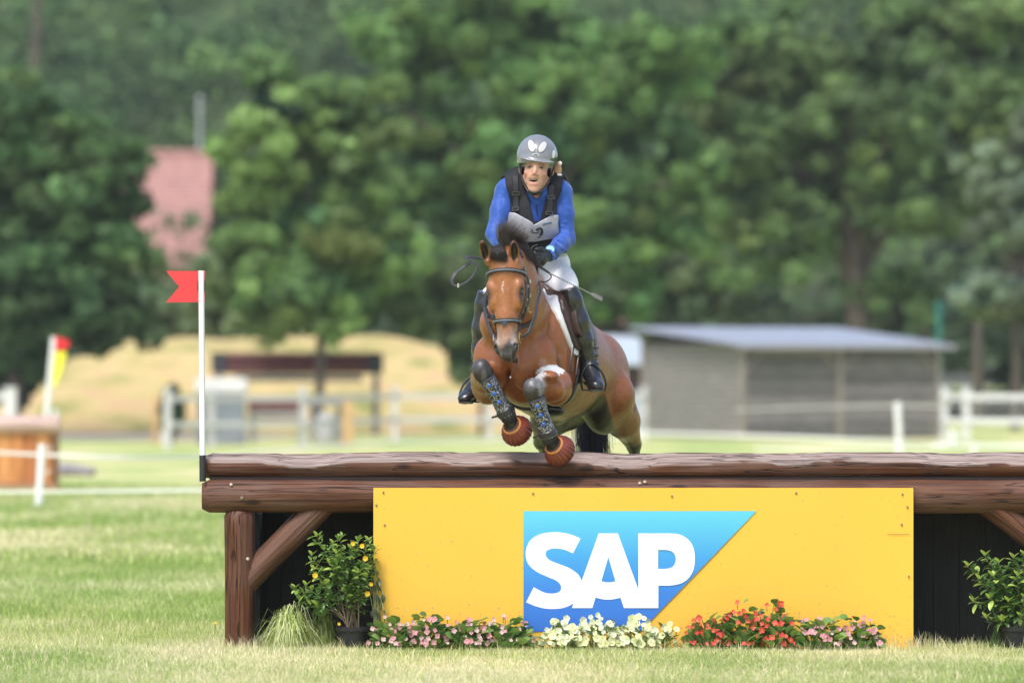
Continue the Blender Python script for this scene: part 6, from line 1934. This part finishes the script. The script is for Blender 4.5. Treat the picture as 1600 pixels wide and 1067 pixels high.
# webbing straps and buckles on the vest
web_m = mat('black_webbing', (.012, .012, .014), .5); bk_m = mat('dark_buckle', (.05, .05, .055), .3)
for pts in ([(805, 276), (806, 300), (807, 330)], [(862, 290), (860, 310), (857, 336)]):
    pn = vcast(pts, .005, vest_bvh); band('webbing', pn, .036, .007, web_m, rider)
for (a, b) in ((806, 302), (807, 327), (860, 309), (857, 333)):
    p, nn = cast(a, b, .011, vest_bvh)
    if p:
        M_ = Matrix.Translation(p) @ nn.to_track_quat('-Y', 'Z').to_matrix().to_4x4()
        q = MB()
        for lo, hi in (((-.022, -.004, .006), (.022, .003, .011)), ((-.022, -.004, -.011), (.022, .003, -.006)), ((-.022, -.004, -.006), (-.017, .003, .006)), ((.017, -.004, -.006), (.022, .003, .006))): q.box(lo, hi, M_)
        q.build('buckle', bk_m, rider, smooth=False)
pn = vcast([(796, 344), (820, 347), (845, 348), (874, 346)], .006, vest_bvh); band('closure_strap', pn, .012, .006, web_m, rider)
p, nn = cast(850, 316, .004, vest_bvh)
if p: MB().strap([p + Vector((-.012, 0, .012)), p, p + Vector((.010, 0, -.012))], [nn] * 3, .006, .002).build('red_tab', mat('red_stitch', (.6, .06, .03), .6), rider)
pn = vcast([(825, 383), (829, 389), (833, 383), (840, 381)], .006); 
if len(pn[0]) > 2: band('waist_buckle', pn, .010, .005, mat('dull_buckle', (.2, .2, .2), .3), rider)
# dark shoulder fins of the vest behind the neck
for (a, b) in ((799, 271), (880, 282)):
    c = PF(a, b, 1.08); MB().ball(c, (.030, .030, .018), 8).build('shoulder_pad', web_m, rider)
# breeches
BR = Field((-.35, .30, 1.65), (.72, 1.30, 2.40), .0055)
legs_(BR, .004, low=False); BR.ell(J['waist'] + Vector((.01, .02, -.05)), (.13, .11, .10), None, .05)
BR.cone(J['hipL'], J['knL'].lerp(J['hipL'], .35) + Vector((.008, 0, .01)), .095, .076, .04)
for i in range(8):
    t = .15 + .8 * i / 8; p = J['hipL'].lerp(J['knL'], t)
    BR.cone(p + Vector((.02, -.085 + .02 * t, .035)), p + Vector((.085 - .02 * t, -.02, -.045)), .004, .010, .016)
V, F = BR.mesh()
np_mesh('breeches', V, F, cloth_m('white_breeches_cloth', (.80, .80, .82), 30, .7, .7, .006), rider, smooth=True)
# tall boots
boot_m = mat('polished_black_boot', (.014, .015, .019), .24, spec=.6, noise=(20, .3, U1), bump=(16, .5, (1, 1, 1.6), .010), coat=.25)
sole_m = mat('boot_sole', (.03, .028, .026), .6); stir_m = mat('dark_stirrup_iron', (.035, .035, .038), .3, .6)
for s, lab in (('L', 0), ('R', 1)):
    kn, an, toe = J['kn' + s], J['an' + s], J['toe' + s]
    B_ = Field(tuple(Vector((min(kn.x, an.x, toe.x), min(kn.y, an.y, toe.y), min(an.z, toe.z))) - Vector((.13, .13, .12))), tuple(Vector((max(kn.x, an.x, toe.x), max(kn.y, an.y, toe.y), kn.z)) + Vector((.13, .16, .13))), .005)
    ax_ = (an - kn).normalized()
    tp = kn - ax_ * .035
    B_.chain([tp, kn + ax_ * .02, kn.lerp(an, .35), kn.lerp(an, .62), kn.lerp(an, .85), an], [.054, .060, .068, .062, .050, .047], .02)
    B_.cone(an + Vector((0, -.01, 0)), toe + Vector((0, .03, .0)), .044, .032, .02)
    hl = an + Vector((.0, .035, -.045))
    B_.ell(hl, (.036, .04, .045), None, .03)
    ft_ = (toe - hl); fd = ft_.normalized()
    B_.cone(an + Vector((0, -.01, -.01)), hl.lerp(toe, .6), .046, .040, .03)
    B_.ell(hl.lerp(toe, .80) + Vector((0, 0, .0)), (.046, .07, .033), None, .025)
    B_.ell(toe, (.040, .036, .027), None, .02)
    # ankle creases
    rgc = np.random.default_rng(3)
    for q in range(6):
        p = an + Vector((0, -.0, .005 + .022 * q)); B_.cone(p + Vector((-.05, -.025, .012 * rgc.normal())), p + Vector((.05, -.03, .012 * rgc.normal())), .006, .006, .014, sub=(q % 2 == 0))
    # cut the top of the shaft off square
    X, Y, Z = B_.grid(); B_.clip(((X - tp.x) * -ax_.x + (Y - tp.y) * -ax_.y + (Z - tp.z) * -ax_.z).astype(np.float32) - .02)
    V, F = B_.mesh(); bt = np_mesh('boot', V, F, boot_m, rider, smooth=True)
    so = MB().strap([hl + Vector((0, .03, -.040)), hl + Vector((0, -.01, -.043)), hl.lerp(toe, .5) + Vector((0, 0, -.034)), hl.lerp(toe, .85) + Vector((0, 0, -.033)), toe + Vector((0, -.030, -.020))], [Vector((0, 0, -1))] * 5, .078, .014); so.build('sole', sole_m, bt)
    # stirrup iron and leather
    b0 = hl.lerp(toe, .55) + Vector((0, 0, -.048)); sgn = 1 if s == 'L' else -1
    st = thing('stirrup', 'dark stirrup iron under the rider\'s boot at the %s of the horse' % ('right' if s == 'L' else 'left'), 'stirrup', b0, 'stirrups')
    apex = b0 + Vector((-.012 * sgn, .015, .150))
    a0 = [b0 + Vector((-.064, 0, 0)), b0 + Vector((-.070, .0, .045)), b0.lerp(apex, .72) + Vector((-.050, 0, 0)), apex, b0.lerp(apex, .72) + Vector((.050, 0, 0)), b0 + Vector((.070, 0, .045)), b0 + Vector((.064, 0, 0))]
    MB().tube(catmull(a0, 6), .0058, 8).build('bow', stir_m, st)
    MB().box((b0.x - .066, b0.y - .022, b0.z - .006), (b0.x + .066, b0.y + .022, b0.z + .004)).build('tread', stir_m, st, smooth=False)
    p_, nn = near(HB(.50, .29 * sgn, .10), .045)
    ps = catmull([apex, apex.lerp(p_, .5) + Vector((.01 * sgn, 0, 0)), p_], 6)
    MB().strap(ps, [Vector((sgn * .5, -.86, 0))] * len(ps), .026, .005).build('leather', black_l, st)
# boot laces and a spur strap
for k in range(3):
    pn = []
    for t in np.linspace(-1, 1, 7):
        p = J['anL'] + Vector((.034 * t, -.047 + .018 * t * t, .012 - .020 * k)); pn.append(p)
    MB().tube(pn, .0028, 6).build('lace', mat('lace_%d' % k, (.05, .05, .055), .4), rider)
# gloves
GL = mat('black_glove_leather', (.016, .017, .020), .45, bump=(40, .6, U1, .005))
for s in 'LR':
    c = J['wr' + s]
    G_ = Field(tuple(c - Vector((.17, .18, .13))), tuple(c + Vector((.17, .08, .12))), .0035)
    hand(G_, c, s, .0035)
    V, F = G_.mesh(); g_ = np_mesh('glove', V, F, GL, rider, smooth=True)
    MB().lathe(c.lerp(J['el' + s], .02), (J['el' + s] - c), [(-.004, .036), (.002, .039), (.022, .040), (.026, .037)], 18).build('cuff', GL, g_)
w0 = J['wrL'].lerp(J['elL'], .16)
wd = Vector((-.20, -.93, .30)).normalized()
wa = thing('wrist_watch', 'round watch with pale blue face strapped over the blue sleeve', 'watch', w0)
c_ = w0 + wd * .044
MB().lathe(c_, wd, [(0, .028), (.008, .031), (.012, .029), (.012, .024)], 24).build('case', mat('blue_case', (.03, .12, .30), .3), wa)
MB().lathe(c_ + wd * .0125, wd, [(0, .024), (.001, .0235)], 24).build('face', mat('pale_blue_face', (.25, .55, .72), .2), wa)
u_ = wd.cross(Vector((0, 0, 1))).normalized(); v_ = wd.cross(u_)
MB().strap([c_ + wd * .015, c_ + wd * .015 + u_ * .013], [wd] * 2, .002, .001).build('watch_hand', mat('white_hand', (.8, .85, .9), .4), wa)
MB().strap([c_ + wd * .015, c_ + wd * .015 - v_ * .010 - u_ * .004], [wd] * 2, .002, .001).build('watch_hand', mat('white_hand_b', (.8, .85, .9), .4), wa)
axw = (J['elL'] - J['wrL']).normalized()
MB().lathe(w0 - axw * .012, axw, [(0, .043), (.001, .045), (.023, .046), (.024, .043)], 24).build('strap', mat('blue_strap', (.03, .09, .25), .5), wa)

# ---- helmet
hel = Matrix.Rotation(R(-4), 3, 'Y') @ Matrix.Rotation(R(6), 3, 'X')
HM = np.array(hel)
HF_ = Field((.0, .30, 2.62), (.30, .78, 3.0), .0038)
hc = PF(839.5, 246, .955)
HF_.ell(hc, (.119, .142, .130), HM, .01)
# opening: keep what lies above the rim plane
X, Y, Z = HF_.grid()
rp_ = PF(838, 252.5, .83); nrm_ = Vector((-.16, -.10, 1)).normalized()
pl = -((X - rp_.x) * nrm_.x + (Y - rp_.y) * nrm_.y + (Z - rp_.z) * nrm_.z)
HF_.clip(pl.astype(np.float32))
HF_.ell(hc + Vector((0, 0, -.012)), (.105, .128, .114), HM, .004, sub=True)
hb = hc + hel @ Vector((0, -.112, -.012))
BR_ = Field((.0, .20, 2.62), (.30, .78, 3.0), .0038)
HF_2 = HF_
HF_.ell(PF(838.5, 249.5, .845), (.100, .042, .010), np.array(Matrix.Rotation(R(-9), 3, 'Y').inverted() @ Matrix.Rotation(R(14), 3, 'X')) if False else np.array(Matrix.Rotation(R(9), 3, 'Y') @ Matrix.Rotation(R(16), 3, 'X')), .012)
V, F = HF_.mesh()
hroot = thing('riding_helmet', 'glossy dark grey riding helmet with two white ovals on the front', 'helmet', hc)
hm_ = mat('grey_helmet_shell', (.19, .20, .22), .22, spec=.6, coat=.5, noise=(25, .12, U1))
np_mesh('shell', V, F, hm_, hroot, smooth=True)
hbvh = BVHTree.FromPolygons([tuple(v) for v in V], [tuple(int(i) for i in f) for f in F])
def hoval(px, py, rx, ry, rot, m, name, off=.002, n=24):
    vs = [cast(px, py, off, hbvh)[0]]
    for f_ in (.35, .7, 1.0):
        for i in range(n):
            a = 2 * math.pi * i / n; x, y = rx * f_ * math.cos(a), ry * f_ * math.sin(a)
            h, _n = cast(px + x * math.cos(rot) - y * math.sin(rot), py + x * math.sin(rot) + y * math.cos(rot), off, hbvh)
            vs.append(h if h is not None else vs[-1])
    fs = [(0, 1 + i, 1 + (i + 1) % n) for i in range(n)]
    for k in (0, 1):
        fs += [(1 + k*n + i, 1 + (k+1)*n + i, 1 + (k+1)*n + (i+1) % n, 1 + k*n + (i+1) % n) for i in range(n)]
    MB().add(vs, fs).build(name, m, hroot)
wo = mat('white_emblem', (.48, .48, .48), .35); db = mat('dark_emblem_edge', (.07, .075, .085), .4)
hoval(830.6, 228.8, 5.9, 9.9, R(-14), db, 'emblem_edge', .0016); hoval(847.3, 230.2, 5.9, 9.9, R(32), db, 'emblem_edge', .0016)
hoval(830.6, 228.6, 5.0, 9.2, R(-14), wo, 'white_oval', .0036); hoval(847.3, 230.2, 5.0, 9.0, R(32), wo, 'white_oval', .0036)
hoval(837, 242, 5.6, 1.9, R(3), wo, 'badge', .0024); hoval(837, 242.1, 3.6, 1.0, R(3), db, 'badge_centre', .0034)
hoval(864.8, 241, 2.4, 6.5, R(8), mat('white_side_stripe', (.6, .62, .62), .3), 'side_stripe', .002)
# chin strap
cs = mat('chin_strap_webbing', (.015, .014, .015), .5)
MB().strap(catmull([PF(812, 256, .93), PF(813, 268, .905), PF(818, 284, .875), PF(826, 296, .850), PF(834, 301, .838)], 5), [Vector((-.5, -.85, 0))] * 21, .011, .004).build('chin_strap', cs, hroot)
MB().strap(catmull([PF(866, 260, .95), PF(862, 272, .915), PF(857, 284, .885), PF(848, 296, .855), PF(840, 301, .840)], 5), [Vector((.5, -.85, 0))] * 21, .011, .004).build('chin_strap', cs, hroot)
MB().strap(catmull([PF(825, 299, .845), PF(834, 303, .833), PF(845, 300, .845)], 6), [Vector((0, -.8, -.5))] * 13, .024, .009).build('chin_pad', cs, hroot)
MB().strap(catmull([PF(811, 250, .95), PF(814, 256, .90), PF(818, 253, .88)], 5), [Vector((-.5, -.85, 0))] * 11, .018, .006).build('harness', cs, hroot)
# small tan toy tied behind the collar
ty = thing('plush_toy', 'small tan and white plush tucked behind the rider\'s collar beside the ear', 'toy', PF(870, 272, 1.02))
tan = mat('tan_plush', (.50, .29, .18), .9, bump=(90, .8, U1, .004)); wp = mat('white_plush', (.75, .72, .68), .9, bump=(90, .8, U1, .004))
T_ = Field(tuple(PF(862, 290, .95)), tuple(PF(880, 250, 1.12)), .004)
T_.ell(PF(871, 266, 1.0), (.026, .024, .036), None, .01).ell(PF(873, 256, 1.0), (.016, .016, .016), None, .012)
V, F = T_.mesh(); np_mesh('body', V, F, tan, ty, smooth=True)
MB().ball(PF(871.5, 274.5, 1.0), (.029, .027, .017), 8).build('collar', wp, ty); MB().ball(PF(875, 255.5, .965), (.012, .010, .013), 6).build('ear', wp, ty)

# ---- whip
wh = thing('riding_whip', 'short braided black and white whip held in the rider\'s gloved hand', 'whip', PF(842, 417, .68))
a, b, c = PF(838, 413, .66), PF(858, 426.5, .70), PF(925, 460, .86)
MB().tube([a + (a - b) * .6, a, b], [.0085, .008, .0062], 8).build('grip', black_l, wh)
N_ = 44
wm = [MB(), MB()]
for i in range(N_):
    p, q = b.lerp(c, i / N_), b.lerp(c, (i + 1) / N_)
    wm[i % 2].tube([p, q], .0040 - .0008 * i / N_, 6)
wo1 = wm[0].build('black_braid', black_l, wh); wo1['kind'] = 'stuff'; wo2 = wm[1].build('white_braid', mat('white_braid', (.55, .56, .56), .5), wh); wo2['kind'] = 'stuff'
e_ = PF(941, 468, .90)
for dz in (.006, -.004): MB().strap([c + Vector((0, 0, dz * .5)), c.lerp(e_, .3) + Vector((0, 0, dz * 1.4)), e_ + Vector((0, 0, dz))], [Vector((0, -1, .2))] * 3, .013, .002).build('flap', mat('grey_leather_flap', (.22, .21, .21), .6), wh)
MB().tube(catmull([b + Vector((.0, 0, 0)), b + Vector((.012, 0, -.025)), b + Vector((-.02, .01, -.05)), b + Vector((-.075, .02, -.045))], 6), .0035, 6).build('wrist_loop', black_l, wh)
# ------------------------------------------------------------------ the air between
hz = bpy.data.materials.new('haze'); hz.use_nodes = True
n = hz.node_tree.nodes; n.clear()
out = n.new('ShaderNodeOutputMaterial'); pv = n.new('ShaderNodeVolumePrincipled')
pv.inputs['Color'].default_value = (.86, .90, .93, 1); pv.inputs['Density'].default_value = .00024; pv.inputs['Anisotropy'].default_value = .2
hz.node_tree.links.new(pv.outputs[0], out.inputs['Volume'])
tag(MB().box((-150, -45, -6), (150, 640, 92)).build('haze', hz, smooth=False), 'pale summer haze over the meadow', kind='stuff')
sc.cycles.volume_bounces = 0
